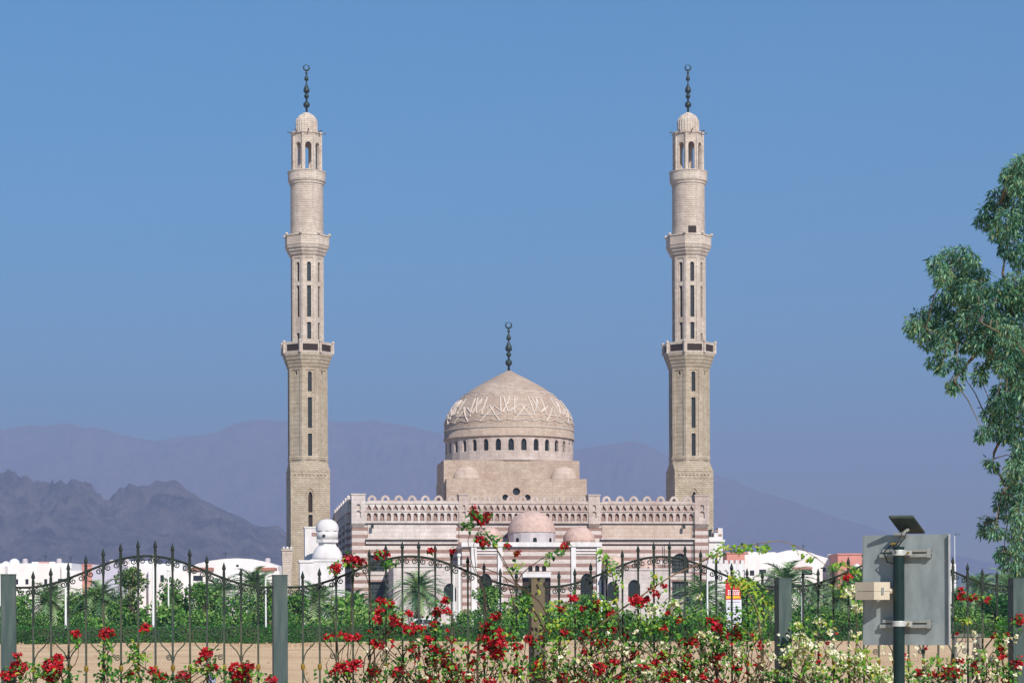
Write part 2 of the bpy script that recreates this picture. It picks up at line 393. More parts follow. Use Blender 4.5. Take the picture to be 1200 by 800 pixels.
FAR = [(-250, 510), (0, 501), (12, 500), (25, 497), (40, 495), (52, 497), (64, 496), (75, 493), (88, 495), (98, 500), (110, 497), (125, 502), (140, 506), (160, 511), (185, 516), (205, 511),
       (230, 509), (255, 505), (275, 495), (300, 490), (330, 492), (370, 489), (400, 494), (440, 492), (480, 499), (520, 508), (560, 515), (620, 522), (680, 527), (700, 523), (722, 520),
       (740, 517), (755, 520), (775, 529), (800, 545), (835, 557), (860, 563), (880, 573), (905, 581), (930, 589), (960, 600), (985, 609), (1015, 617), (1050, 630), (1100, 648), (1180, 665), (1300, 690)]
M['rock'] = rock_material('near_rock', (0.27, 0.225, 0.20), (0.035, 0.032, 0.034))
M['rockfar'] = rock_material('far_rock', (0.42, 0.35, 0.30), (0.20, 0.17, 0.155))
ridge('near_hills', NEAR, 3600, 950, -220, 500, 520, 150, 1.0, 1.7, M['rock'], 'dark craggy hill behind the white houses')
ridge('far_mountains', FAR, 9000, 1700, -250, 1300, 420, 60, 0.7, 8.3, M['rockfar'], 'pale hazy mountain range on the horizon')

# haze: one even volume round everything
hz = MB(); hz.box((-10800, -2000, -3), (10800, 11800, 900))
hm = bpy.data.materials.new('haze_air'); hm.use_nodes = True
hn = hm.node_tree.nodes; hn.clear()
ho = hn.new('ShaderNodeOutputMaterial'); hv = hn.new('ShaderNodeVolumePrincipled')
hv.inputs['Color'].default_value = (0.445, 0.53, 0.87, 1); hv.inputs['Density'].default_value = 0.00030; hv.inputs['Anisotropy'].default_value = 0.0
hm.node_tree.links.new(hv.outputs[0], ho.inputs['Volume'])
tag(hz.build('haze', hm), 'thin blue desert haze over the plain', None, None, 'stuff')

# ------------------------------------------------------------------ the mosque
PSI = R(7.5)
EX, EY = Vector((cos(PSI), sin(PSI), 0)), Vector((-sin(PSI), cos(PSI), 0))
_xl, _ = unroll(413, 700); _xr, _ = unroll(829, 700)
ZC = 255.0
_A = Vector((_xl/F*ZC, ZC, 0))
WID = (_xr/F*ZC - _A.x) / (EX.x - _xr/F*EX.y)
ORG = _A + EX * (WID/2)
def mloc(u, v, ly):
    """photo pixel -> local x and height on the plane at local depth ly"""
    x, y = unroll(u, v); d = Vector((x/F, 1.0, y/F))
    t = (ly + ORG.dot(EY)) / d.dot(EY)
    p = d*t
    return (p - ORG).dot(EX), CAMH + p.z
def mx(u, ly=0.0): return mloc(u, 640, ly)[0]
def mz(v, ly=0.0, u=617): return mloc(u, v, ly)[1]
mosque = thing('mosque', ORG, 'large pink and white striped stone mosque with ribbed central dome', 'mosque', PSI)
W2 = WID/2; DEP = 44.0
zt = mz(589)                       # roof line
X_, Zv, Yv = Vector((1, 0, 0)), Vector((0, 0, 1)), Vector((0, 1, 0))
def pane(parent, pts, o, ux, uz, mat, name='window', bars=0, thick=0.06, nin=Yv):
    s = MB(); o, ux, uz = Vector(o), Vector(ux), Vector(uz)
    fr = [o + ux*a + uz*b for a, b in pts]; bk = [p + Vector(nin)*thick for p in fr]; n = len(pts)
    s.add(fr + bk, [tuple(range(n)), tuple(range(2*n-1, n-1, -1))] + [(i, (i+1) % n, n+(i+1) % n, n+i) for i in range(n)])
    w = s.build(name, mat, parent)
    if bars:
        xs_ = [p[0] for p in pts]; zs_ = [p[1] for p in pts]; x0, x1, z0, z1 = min(xs_), max(xs_), min(zs_), max(zs_)
        k = MB()
        for i in range(1, bars+1):
            xx = x0 + (x1-x0)*i/(bars+1)
            zz = z1 - abs(xx-(x0+x1)/2)/(x1-x0)*2*(z1-z0)*0.22
            k.tube([o+ux*xx+uz*z0-Vector(nin)*0.05, o+ux*xx+uz*zz-Vector(nin)*0.05], 0.04, 4)
        for i in range(1, 4):
            zz = z0 + (z1-z0)*i/5
            k.tube([o+ux*x0+uz*zz-Vector(nin)*0.05, o+ux*x1+uz*zz-Vector(nin)*0.05], 0.04, 4)
        k.build('window_bars', M['iron'], w)
    return w
# --- main wall, front face with real window openings
wins = []
for (u, v0, v1, vs_, w, kind) in ((442, 669, 650, 655, 17, 'rect'), (442, 702, 681, 681, 19, 'rect'), (797, 671, 648, 657, 20, 'pointed'), (797, 702, 681, 681, 19, 'rect')):
    hx = (mx(u+w/2)-mx(u-w/2))
    if kind == 'pointed': wins.append(arch(mx(u), mz(v0), hx, mz(vs_), 'pointed', mz(v1)-mz(vs_)))
    else: wins.append(rect(mx(u)-hx/2, mz(v0), mx(u)+hx/2, mz(v1)))
wall = MB()
zf0 = mz(613.5)
wall.panel((0, 0, 0), X_, Zv, Yv, rect(-W2, 0, W2, zf0), wins, 0.5, 0)
# sides, back, roof
wall.add([(-W2, 0, 0), (-W2, DEP, 0), (-W2, DEP, zt), (-W2, 0, zt), (W2, 0, 0), (W2, DEP, 0), (W2, DEP, zt), (W2, 0, zt)],
         [(0, 1, 2, 3), (4, 7, 6, 5), (1, 5, 6, 2)])
wall.build('wall', M['striped'], mosque)
rf = MB(); rf.box((-W2+0.1, 0.4, zt-1.0), (W2-0.1, DEP-0.1, zt-0.7)); rf.build('roof', M['buff'], mosque)
for w in wins: pane(mosque, w, (0, 0.42, 0), X_, Zv, M['grille'], bars=3)
for w in wins:
    fr_ = MB()
    xs_ = [p[0] for p in w]; z0 = min(p[1] for p in w)
    fr_.box((min(xs_)-0.5, -0.12, z0-0.45), (max(xs_)+0.5, 0.05, z0-0.12))
    fr_.build('window_sill', M['pale'], mosque)
# --- piers
PIER = [(413, 428), (537.5, 549), (689, 702.5), (813.5, 829)]
for i, (a, b) in enumerate(PIER):
    x0, x1 = (mx(a) - (0.12 if i == 0 else 0)), mx(b) + (0.12 if i == 3 else 0)
    p = MB(); zc = mz(613.5); ztop = mz(580.5)
    fo = -0.55
    hol = [arch((x0+x1)/2, mz(607), (x1-x0)*0.36, mz(601.5), 'round'), arch((x0+x1)/2, mz(598), (x1-x0)*0.30, mz(593.5), 'round')]
    p.panel((0, fo, 0), X_, Zv, Yv, rect(x0, zc, x1, ztop), hol, 0.22, 0, back=0)
    dpt = 1.4
    p.add([(x0, fo, zc), (x0, dpt, zc), (x0, dpt, ztop), (x0, fo, ztop), (x1, fo, zc), (x1, dpt, zc), (x1, dpt, ztop), (x1, fo, ztop)],
          [(0, 3, 2, 1), (4, 5, 6, 7), (0, 1, 5, 4), (2, 3, 7, 6), (1, 2, 6, 5)])
    p.box((x0-0.07, fo-0.07, ztop), (x1+0.07, dpt+0.1, ztop+0.16))
    p.frustum([(x0+0.15, -0.06, zc-0.55), (x1-0.15, -0.06, zc-0.55), (x1-0.15, 0.3, zc-0.55), (x0+0.15, 0.3, zc-0.55)],
              [(x0, fo, zc), (x1, fo, zc), (x1, 0.3, zc), (x0, 0.3, zc)])
    p.build('pier', M['pale' if i == 0 else 'frz'], mosque)
    q = MB(); q.box((x0+0.05, -0.24, 0), (x1-0.05, 0.06, zc-0.57)); q.build('pier_shaft', M['striped'], mosque)
# --- friezes, parapets and plain bands of the three bays
BAY = [(428, 537.5, 14), (549, 689, 19), (702.5, 813.5, 14)]
for bi, (a, b, n) in enumerate(BAY):
    x0, x1 = mx(a)+0.02, mx(b)-0.02; st = (x1-x0)/n
    f = MB(); yf = -0.38
    zA0, zA1 = mz(613), mz(599.6); zB0, zB1 = mz(598.8), mz(590.6)
    holes = []
    for k in range(n):
        c = x0 + (k+0.5)*st
        holes.append(arch(c, mz(610.4), st*0.60, mz(604.0), 'round', rise=st*0.36, n=4))
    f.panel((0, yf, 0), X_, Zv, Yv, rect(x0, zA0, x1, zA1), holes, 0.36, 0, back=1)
    f.add([(x0, yf, zA0), (x1, yf, zA0), (x1, 0, zA0), (x0, 0, zA0), (x0, yf, zA1), (x1, yf, zA1), (x1, 0.3, zA1), (x0, 0.3, zA1)], [(0, 1, 2, 3), (4, 7, 6, 5)])
    for k in range(n):                                    # bracket block low in each niche
        c = x0 + (k+0.5)*st
        f.box((c-st*0.22, yf+0.1, mz(610.3)), (c+st*0.22, yf+0.35, mz(606.6)), 1)
    holes = [[(x0+(k+0.5)*st-st*0.42, zB0+0.08), (x0+(k+0.5)*st+st*0.42, zB0+0.08), (x0+(k+0.5)*st+st*0.27, zB0+0.42), (x0+(k+0.5)*st+st*0.16, zB0+0.52),
              (x0+(k+0.5)*st, zB1-0.08), (x0+(k+0.5)*st-st*0.16, zB0+0.52), (x0+(k+0.5)*st-st*0.27, zB0+0.42)] for k in range(n)]
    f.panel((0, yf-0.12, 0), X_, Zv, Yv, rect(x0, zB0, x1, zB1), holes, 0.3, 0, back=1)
    f.box((x0, yf-0.10, zA1+0.004), (x1, 0.3, zB0-0.004), 0)
    f.add([(x0, yf-0.12, zB0), (x1, yf-0.12, zB0), (x1, yf, zB0), (x0, yf, zB0)], [(0, 1, 2, 3)])
    f.box((x0, yf-0.22, zB1+0.003), (x1, 0.45, mz(588.2)), 0)
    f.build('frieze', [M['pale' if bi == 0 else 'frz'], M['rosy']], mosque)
    # ring merlons
    pz0, pz1 = mz(588.2)+0.003, mz(580.6)
    nm = max(7, int(round(n*0.5))); sm = (x1-x0)/nm
    pr = MB()
    for k in range(nm):
        c = x0 + (k+0.5)*sm; h = pz1-pz0; ro = sm*0.30; ri = sm*0.13; zc = pz1-ro
        ring = [(c+ro*cos(pi*i/8), zc+ro*sin(pi*i/8)) for i in range(9)]
        ring = [(c+ro*1.12, pz0), (c+ro*1.12, zc)] + ring[1:-1] + [(c-ro*1.12, zc), (c-ro*1.12, pz0)]
        hole = [(c-ri, pz0+h*0.16), (c+ri, pz0+h*0.16)] + [(c+ri*cos(pi*i/6), zc+ri*sin(pi*i/6)) for i in range(0, 7)]
        pr.panel((0, yf+0.1, 0), X_, Zv, Yv, ring, [hole], 0.32, 0)
        pr.panel((0, yf+0.42, 0), X_, Zv, -Yv, ring, [hole], 0.001, 0)
        m_ = len(ring)
        pr.add([(p[0], yf+0.1, p[1]) for p in ring] + [(p[0], yf+0.42, p[1]) for p in ring], [(i, (i+1) % m_, m_+(i+1) % m_, m_+i) for i in range(m_)])
        pr.box((c+sm*0.34, yf+0.12, pz0), (c+sm*0.66 if k < nm-1 else c+sm*0.46, yf+0.4, pz0+h*0.2))
    pr.build('parapet', M['frz'], mosque)
    # plain rough band under the frieze
    if bi != 1:
        bnd = MB(); bnd.box((x0+0.3, -0.10, mz(630)), (x1-0.3, 0.1, mz(615)))
        bnd.build('plain_band', M['pale' if bi == 0 else 'buff'], mosque)
        lg = MB(); lg.box((x0+0.05, -0.75, mz(632)), (x1-0.05, 0.05, mz(630.3)))
        lg.box((x0+0.05, -0.32, mz(637)), (x1-0.05, 0.05, mz(633.6)))
        lg.build('cornice', M['pale'], mosque)
# --- west flank (in shade): corbelled frieze, merlons, buttresses
fl = MB(); ns = 16; st = DEP/ns
for k in range(ns):
    y = (k+0.5)*st
    if y < 1.8: continue
    fl.box((-W2-0.45, y-st*0.22, mz(611)), (-W2-0.004, y+st*0.22, mz(600)))
fl.box((-W2-0.55, 1.5, mz(599.6)), (-W2-0.004, DEP, mz(588.5)))
fl.build('side_corbels', M['pale'], mosque)
sp = MB()
for k in range(7):
    y = 3.5 + k*6.0; pz0, pz1 = mz(588.4), mz(579.5)
    for dx, hw in ((0, 1.0),):
        sp.frustum([(-W2-0.45, y-hw, pz0), (-W2-0.1, y-hw, pz0), (-W2-0.1, y+hw, pz0), (-W2-0.45, y+hw, pz0)],
                   [(-W2-0.45, y-hw*0.55, pz1), (-W2-0.1, y-hw*0.55, pz1), (-W2-0.1, y+hw*0.55, pz1), (-W2-0.45, y+hw*0.55, pz1)])
    sp.box((-W2-0.5, y-3.0, pz0), (-W2-0.05, y+3.0, pz0+0.35))
sp.build('side_parapet', M['pale'], mosque)
for k in range(4):
    b_ = MB(); y = 6 + k*9.5
    b_.box((-W2-0.5, y, 0), (-W2-0.006, y+2.2, mz(612))); b_.build('buttress', M['striped'], mosque)

# --- tiers under the dome
YD = 20.0; XD = mx(597, YD)
def dz(v): return mz(v, YD, 597)
PX = (mx(607, YD)-mx(587, YD))/20.0             # metres per photo pixel at the dome
zl = mz(588.5) - 0.5
lt = MB(); hw = 79.5*PX; ltf = YD-hw-0.3; ltb = ltf+14.0; XL = XD-2*PX; XU = XD-6.5*PX
ltz = mz(560.6, ltf, 597)
circ = lambda cx, cz, r, n=16: [(cx+r*cos(2*pi*i/n), cz+r*sin(2*pi*i/n)) for i in range(n)]
xw = mx(605.5, ltf); zw = mz(575.6, ltf)
cw = [circ(xw, zw, 4.3*PX), circ(xw-12.6*PX, zw-6.6*PX, 3.4*PX), circ(xw+12.6*PX, zw-6.6*PX, 3.4*PX)]
lt.panel((0, ltf, 0), X_, Zv, Yv, rect(XL-hw, zl-1.5, XL+hw, ltz), cw, 0.5, 0)
lt.add([(XL-hw, ltf, zl-1.5), (XL-hw, ltb, zl-1.5), (XL-hw, ltb, ltz), (XL-hw, ltf, ltz), (XL+hw, ltf, zl-1.5), (XL+hw, ltb, zl-1.5), (XL+hw, ltb, ltz), (XL+hw, ltf, ltz)],
       [(0, 1, 2, 3), (4, 7, 6, 5), (1, 5, 6, 2), (3, 2, 6, 7)])
lt.build('lower_tier', M['dome'], mosque)
for c_ in cw: pane(mosque, c_, (0, ltf+0.4, 0), X_, Zv, M['glass'], 'round_window')
ut = MB(); hw2 = 77*PX; utf = YD-hw2+0.4; utz = mz(539.2, utf, 597)
utb = utf+9.5
ut.frustum([(XU-hw2, utf, zl), (XU+hw2, utf, zl), (XU+hw2, utb, zl), (XU-hw2, utb, zl)],
           [(XU-hw2, utf, utz), (XU+hw2, utf, utz), (XU+hw2, utb, utz), (XU-hw2, utb, utz)])
ut.lathe([(75*PX, zl), (75*PX, utz-0.004)], 48, (XD, YD), 0, 0)
ut.build('upper_tier', M['dome'], mosque)
for u in (547, 661):
    h = MB(); r = 15*PX; cx = mx(u, utf)
    h.lathe([(r*cos(t*pi/16), ltz+0.003+ (mz(546, utf)-ltz)*sin(t*pi/16)) for t in range(9)], 20, (cx, utf-0.003), 0, 0, pi, 2*pi, False)
    h.v = [(a, utf-0.003+(b-utf+0.003)*0.5, c) for a, b, c in h.v]
    h.build('half_dome', M['buff'], mosque, True)
# --- drum with 32 windows
ND = 32; rd = 74.6*PX; dz0, dz1 = utz+0.003, dz(517)
dr = MB(); dwin = []
for i in range(ND):
    a0 = 2*pi*i/ND; a1 = 2*pi*(i+1)/ND
    p0 = Vector((XD+rd*cos(a0), YD+rd*sin(a0), 0)); p1 = Vector((XD+rd*cos(a1), YD+rd*sin(a1), 0))
    ux = (p1-p0).normalized(); L_ = (p1-p0).length; nin = Vector((-cos((a0+a1)/2), -sin((a0+a1)/2), 0))
    h = arch(L_/2, dz(533), L_*0.43, dz(523.5), 'pointed', rise=dz(519.5)-dz(523.5), n=4)
    dr.panel(p0, ux, Zv, nin, rect(0, dz0, L_, dz1), [h], 0.4, 0)
    dwin.append((h, p0 + nin*0.34, ux, nin))
dr.lathe([(rd+0.1, dz0+0.004), (rd+0.22, dz0+0.05), (rd+0.22, dz0+0.3), (rd+0.004, dz0+0.33)], 64, (XD, YD), 0, 0, caps=False)
dr.build('drum', M['frz'], mosque)
for h, p0, ux, nin in dwin: pane(mosque, h, p0, ux, Zv, M['glass'], 'drum_window', nin=nin)
# --- the dome
DPROF = [(517, 76), (515, 76.2), (514.9, 75.2), (505, 75.3), (497, 74.6), (490, 72.2), (483, 68.6), (476, 64), (470, 59.2), (464, 52.5), (459, 46), (454, 38.5), (450, 31.5), (446, 24.5), (442, 17), (439, 11), (436.5, 6), (434.6, 3)]
dm = MB(); prof = [(r*PX, dz(v)) for v, r in DPROF]
dm.lathe([(prof[0][0], prof[0][1]+0.004)] + prof[1:], 72, (XD, YD), 0, 0)
dome = dm.build('dome', M['dome'], mosque, True)
def dome_pt(th, v, off=0.05):
    tab = sorted(DPROF[2:]); r = interp([(a, b) for a, b in tab], v)*PX + off
    return Vector((XD + r*cos(th), YD + r*sin(th), dz(v)))
sw = MB(); NS = 12
def strap(pts, r=0.085):
    out = []
    for (t0, v0), (t1, v1) in zip(pts, pts[1:]):
        for k in range(5): out.append(dome_pt(t0+(t1-t0)*k/5, v0+(v1-v0)*k/5))
    out.append(dome_pt(*pts[-1])); sw.tube(out, r, 4)
for i in range(NS):
    d = 2*pi/NS; t = -pi/2 + d*(i-0.05)
    for pl_ in ([(0.0, 471), (-0.03, 492), (0.58, 493), (0.50, 471)], [(-0.18, 489), (0.17, 481), (0.52, 499)], [(-0.05, 499), (0.33, 482), (0.60, 489.5)],
                [(0.50, 471), (0.62, 471.5), (0.78, 490), (0.97, 484)], [(0.98, 471), (0.82, 471.5), (0.62, 489.5)], [(0.66, 482), (0.80, 479), (0.80, 471)]):
        strap([(t+d*q_, v_) for q_, v_ in pl_], 0.115)
    strap([(t, 500), (t+d*0.25, 497.5), (t+d*0.5, 500), (t+d*0.75, 497.5), (t+d, 500)], 0.06)
    strap([(t, 465), (t+d*0.25, 467.5), (t+d*0.5, 465), (t+d*0.75, 467.5), (t+d, 465)], 0.05)
strapo = sw.build('relief_band', M['strap'], dome)
rim = MB()
for vv_ in (506, 463.5):
    pts = [dome_pt(2*pi*k/96, vv_, 0.02) for k in range(97)]; rim.tube(pts, 0.09, 4)
rim.build('rim_course', M['strap'], dome)
def finial(parent, cx, cy_, v0, vt, zfun, s, rings, name='finial'):
    """rings: list of (v, radius px, kind)"""
    f = MB()
    f.tube([(cx, cy_, zfun(v0)), (cx, cy_, zfun(vt+4))], [0.16, 0.07], 8)
    for v, r, k in rings:
        if k == 'b': f.ball((cx, cy_, zfun(v)), r*s, 12, 8)
        elif k == 'd': f.lathe([(0.02, zfun(v+r)), (r*s*0.8, zfun(v+r*0.75)), (r*s, zfun(v+r*0.1)), (r*s*0.75, zfun(v-r*0.7)), (r*s*0.3, zfun(v-r*1.7)), (0.06, zfun(v-r*2.4))], 12, (cx, cy_), 0, 0, caps=False)
        elif k == 'c':  # closed crescent ring
            pts = [(cx + r*s*0.82*sin(2*pi*i/20), cy_, zfun(v) - r*s*0.82*cos(2*pi*i/20)) for i in range(21)]
            f.tube(pts, [0.035 + 0.09*abs(cos(pi*i/20)) for i in range(21)], 6)
    return f.build(name, M['bronze'], parent, True)
finial(mosque, XD, YD, 435, 381, dz, PX, [(425, 4.0, 'b'), (415.3, 3.0, 'b'), (408, 4.1, 'd'), (396, 2.9, 'd'), (388, 1.7, 'b'), (381, 4.2, 'c')])

# --- porch with three plain domes
PD = 6.5; yp = -PD
def px_(u): return mx(u, yp)
def pz_(v): return mz(v, yp)
xp0, xp1 = px_(541.5), px_(704)
zp = pz_(637)
pw = []
for u in (569, 687.5): pw.append(arch(px_(u), pz_(706), px_(u+7.5)-px_(u-7.5), pz_(681), 'pointed', pz_(671.5)-pz_(681)))
pw.append(rect(px_(612), 0.05, px_(645), pz_(677)))
for k in range(3):
    c = px_(621.5 + 8*k); pw.append(arch(c, pz_(669), px_(625)-px_(620), pz_(664.5), 'round'))
po = MB()
po.panel((0, yp, 0), X_, Zv, Yv, rect(xp0, 0, xp1, zp), pw, 0.5, 0)
po.add([(xp0, yp, 0), (xp0, -0.3, 0), (xp0, -0.3, zp), (xp0, yp, zp), (xp1, yp, 0), (xp1, -0.3, 0), (xp1, -0.3, zp), (xp1, yp, zp)], [(0, 1, 2, 3), (4, 7, 6, 5), (3, 2, 6, 7)])
po.build('porch', M['striped'], mosque)
for i, w in enumerate(pw):
    pane(mosque, w, (0, yp+0.42, 0), X_, Zv, M['glass'] if i != 2 else M['brown'], 'window' if i != 2 else 'door', bars=3 if i < 2 else 0)
tr = MB()
for a, b in ((552, 558.5), (583, 588.5), (669, 674.5), (699, 704)):
    tr.box((px_(a), yp-0.28, 0), (px_(b), yp-0.003, pz_(640.5)))
tr.box((xp0-0.1, yp-0.4, pz_(640.3)), (xp1+0.1, yp-0.003, pz_(635)))
tr.box((px_(612), yp-0.3, pz_(676)), (px_(645), yp-0.003, pz_(671.5)))
tr.box((px_(611), yp-0.12, pz_(671.2)), (px_(646), yp-0.003, pz_(670)))
for a, b in ((559, 582.6), (675, 698.6)):
    tr.box((px_(a), yp-0.14, pz_(645)), (px_(b), yp-0.003, pz_(643)))
    tr.box((px_(a), yp-0.14, pz_(648.5)), (px_(b), yp-0.003, pz_(647.4)))
tr.build('porch_trim', M['plaster'], mosque)
def small_dome(u, r, vtop, vb, ly, drum=None, mats=('pinkdome', 'greydome'), name='porch_dome', nw=10):
    cx = mx(u, ly); s = (mx(u+10, ly)-mx(u-10, ly))/20; zb = mz(vb, ly)
    d = MB(); H_ = mz(vtop, ly)-zb
    d.lathe([(r*s*cos(t*pi/20)**0.92 if t < 10 else 1e-4, zb + H_*sin(t*pi/20)) for t in range(11)], 36, (cx, ly), 0, 0, caps=False)
    o = d.build(name, M[mats[0]], mosque, True)
    if drum:
        k = MB(); zd = mz(drum, ly) - 0.02
        n = 16
        for i in range(n):
            a0, a1 = 2*pi*(i-0.5)/n, 2*pi*(i+0.5)/n
            p0 = Vector((cx+r*s*0.985*cos(a0), ly+r*s*0.985*sin(a0), 0)); p1 = Vector((cx+r*s*0.985*cos(a1), ly+r*s*0.985*sin(a1), 0))
            L_ = (p1-p0).length; nin = Vector((-cos(2*pi*i/n), -sin(2*pi*i/n), 0))
            h = [arch(L_/2, zd+0.06, L_*0.42, zd+(zb-zd)*0.34, 'round')] if i % 2 == 0 else []
            k.panel(p0, (p1-p0).normalized(), Zv, nin, rect(0, zd, L_, zb+0.02), h, 0.25, 0, 1, 1)
        k.build('dome_drum', [M[mats[1]], M['glass']], o)
    return o
small_dome(623, 28, 598.5, 624, -3.3, 637)
small_dome(678.5, 18.5, 616.5, 633.5, -3.3, 638, ('pinkdome', 'pinkdome'))
small_dome(572.5, 17, 617, 633.5, -3.3, 638, ('pinkdome', 'pinkdome'))
# --- low whitish annexes each side of the porch
for (a, b, vt, doors) in ((461, 541, 664, ((527, 683), (490, 683))), (705, 786, 668, ((743, 679), (718, 681)))):
    ya = -9.0; x0, x1 = mx(a, ya), mx(b, ya) if a < 600 else mx(b, ya)
    if a > 600: x0 = xp1 + 0.35
    else: x1 = xp0 - 0.35
    an = MB(); z1 = mz(vt, ya)
    holes = [arch(mx(u, ya), mz(704, ya), 1.5, mz(v+7, ya), 'pointed', mz(v, ya)-mz(v+7, ya)) for u, v in doors]
    an.panel((0, ya, 0), X_, Zv, Yv, rect(x0, 0, x1, z1), holes, 0.45, 0)
    an.add([(x0, ya, 0), (x0, -0.8, 0), (x0, -0.8, z1), (x0, ya, z1), (x1, ya, 0), (x1, -0.8, 0), (x1, -0.8, z1), (x1, ya, z1)], [(0, 1, 2, 3), (4, 7, 6, 5), (3, 2, 6, 7), (1, 5, 6, 2)])
    an.box((x0-0.1, ya-0.12, z1), (x1+0.1, -0.85, z1+0.25))
    an.build('annex', M['pale'], mosque)
    for h in holes: pane(mosque, h, (0, ya+0.38, 0), X_, Zv, M['glass'], 'annex_window')
small_dome(718, 12.5, 650.5, 660.5, -5, 667, ('pinkdome', 'pinkdome'), 'annex_dome')
small_dome(757, 14, 652, 662, -5, 667, ('pinkdome', 'pinkdome'), 'annex_dome')
# downpipes and two floodlights on the front
dp = MB()
dp.tube([(mx(812), -0.42, mz(578)), (mx(812), -0.42, mz(650)), (mx(812), -0.42, 0.3)], 0.06, 5)
dp.tube([(mx(777.5), -0.45, mz(637)), (mx(778), -0.45, mz(672))], 0.05, 5)
dp.build('downpipe', M['bronze'], mosque)
for u, v in ((436, 615), (800, 615)):
    fl_ = MB(); x, z = mx(u), mz(v)
    fl_.box((x-0.16, -0.95, z-0.45), (x+0.16, -0.65, z+0.05)); fl_.tube([(x, -0.8, z), (x, -0.3, z+0.25)], 0.05, 5)
    fl_.build('floodlight', M['bronze'], mosque)

# ------------------------------------------------------------------ minarets
def minaret(u, ly, dv, label, door_low, door_round, rot):
    """dv: photo offset of the whole tower in rows"""
    cx = mx(u, ly); base = ORG + EX*cx + EY*ly
    Zb = base.y; s = Zb/F
    root = thing('minaret', base, label, 'minaret', rot, 'twin minarets')
    yo = unroll(u, 700)[1] - 15.0
    def z(v): return CAMH + (HOR - (v+dv) + yo)*s
    T8 = [pi/8 + k*pi/4 for k in range(8)]
    def oct_(ap, zz): r = ap/cos(pi/8); return [(r*cos(a), r*sin(a), zz) for a in T8]
    def face(k):                                      # k=0 faces the viewer (-y); returns origin fn
        a = -pi/2 + k*pi/4
        n = Vector((cos(a), sin(a), 0)); ux = Vector((-sin(a), cos(a), 0))
        return n, ux
    def oct_shaft(name, v0, v1, ap, mat, slits, parent=root, panels=True):
        o = MB(); apm = ap*s; hw = apm*math.tan(pi/8); wl_ = []
        for k in range(8):
            n, ux = face(k); org = n*apm; holes = []
            for (va, vb, w, kind, only) in slits:
                if only is not None and k not in only: continue
                if isinstance(kind, tuple): kind, off = kind
                wm = w*s
                if kind == 'arch': holes.append(arch(0, z(vb), wm, z(va+2.6), 'round'))
                else: holes.append(rect(-wm/2, z(vb), wm/2, z(va)))
            rec = rect(-hw*0.62, z(v1)+0.25, hw*0.62, z(v0)-0.3)
            if panels:
                o.panel(org, ux, Zv, -n, rect(-hw, z(v1), hw, z(v0)), [rec], 0.10, 0)
                o.panel(org - n*0.10, ux, Zv, -n, rec, holes, 0.35, 0)
            else: o.panel(org, ux, Zv, -n, rect(-hw, z(v1), hw, z(v0)), holes, 0.35, 0)
            for h in holes: wl_.append((h, org - n*(0.40 if panels else 0.3), ux, -n))
        body = o.build(name, mat, parent)
        for h, o_, ux, ni in wl_: pane(body, h, o_, ux, Zv, M['brown'] if h[2][1]-h[1][1] < 0.1 else M['glass'], 'slit_window', nin=ni)
        return body
    # square foot, lightly battered, with chamfered shoulders
    b = MB(); wb = 22.9*s; wt = 22.3*s
    sq = lambda w, zz: [(-w, -w, zz), (w, -w, zz), (w, w, zz), (-w, w, zz)]
    zq = z(553)
    nf = Vector((0, -1, 0))
    hs = [arch(0, z(601), 5.0*s, z(583), 'pointed', z(577)-z(583)), rect(-2.4*s, z(621), 2.4*s, z(604))]
    b.panel((0, -wb, 0), X_, Zv, Yv, rect(-wb, 0, wb, zq), hs, 0.5, 0)
    b.add([(-wb, -wb, 0), (-wb, wb, 0), (-wb, wb, zq), (-wb, -wb, zq), (wb, -wb, 0), (wb, wb, 0), (wb, wb, zq), (wb, -wb, zq)], [(0, 1, 2, 3), (4, 7, 6, 5), (1, 5, 6, 2)])
    top = oct_(22.3*s, z(543))
    # shoulders: square ring of 8 points (two per corner merged) up to the octagon
    ring = []
    for k in range(8):
        a = T8[k]; x_, y_ = cos(a), sin(a); m_ = max(abs(x_), abs(y_))
        ring.append((wb*(1 if x_ > 0 else -1) if True else 0, wb*(1 if y_ > 0 else -1), zq))
    b.add(ring + top, [(i, (i+1) % 8, 8+(i+1) % 8, 8+i) for i in range(8)])
    base_o = b.build('base', M['minaret'], root)
    for h in hs: pane(base_o, h, (0, -wb+0.4, 0), X_, Zv, M['brown'], 'slit_window')
    hd = MB()
    ho_ = arch(0, z(602), 9.5*s, z(584), 'pointed', z(573)-z(584)); hi_ = arch(0, z(602), 7.5*s, z(584), 'pointed', z(575)-z(584))
    pts = [Vector((a, -wb-0.05, c)) for a, c in ho_[1:]] ; hd.tube(pts, 0.09, 4)
    for vv_ in (553, 561):
        hd.box((-wb-0.05, -wb-0.05, z(vv_)-0.08), (wb+0.05, wb+0.05, z(vv_)+0.08))
    for k in range(-4, 5):                                # carved star relief between the courses
        hd.ball((k*4.4*s, -wb+0.04, z(557)), 0.22, 6, 4); 
    hd.build('base_trim', M['minaret'], base_o)
    # lower octagonal shaft
    ls = oct_shaft('lower_shaft', 433, 543, 22.3, M['minaret'], [(437, 460.5, 4.6, 'arch', (0, 2, 4, 6)), (467.5, 503, 4.8, 'rect', (0, 2, 4, 6)), (509.5, 535.5, 4.8, 'rect', (0, 2, 4, 6)), (437, 441, 3.2, 'rect', (1, 7))])
    lb = MB()
    lb.frustum(oct_(22.5*s, z(540)), oct_(22.9*s, z(537)), 0); lb.frustum(oct_(22.9*s, z(537)+0.003), oct_(22.45*s, z(535.5)), 0)
    lb.build('string_course', M['minaret'], ls)
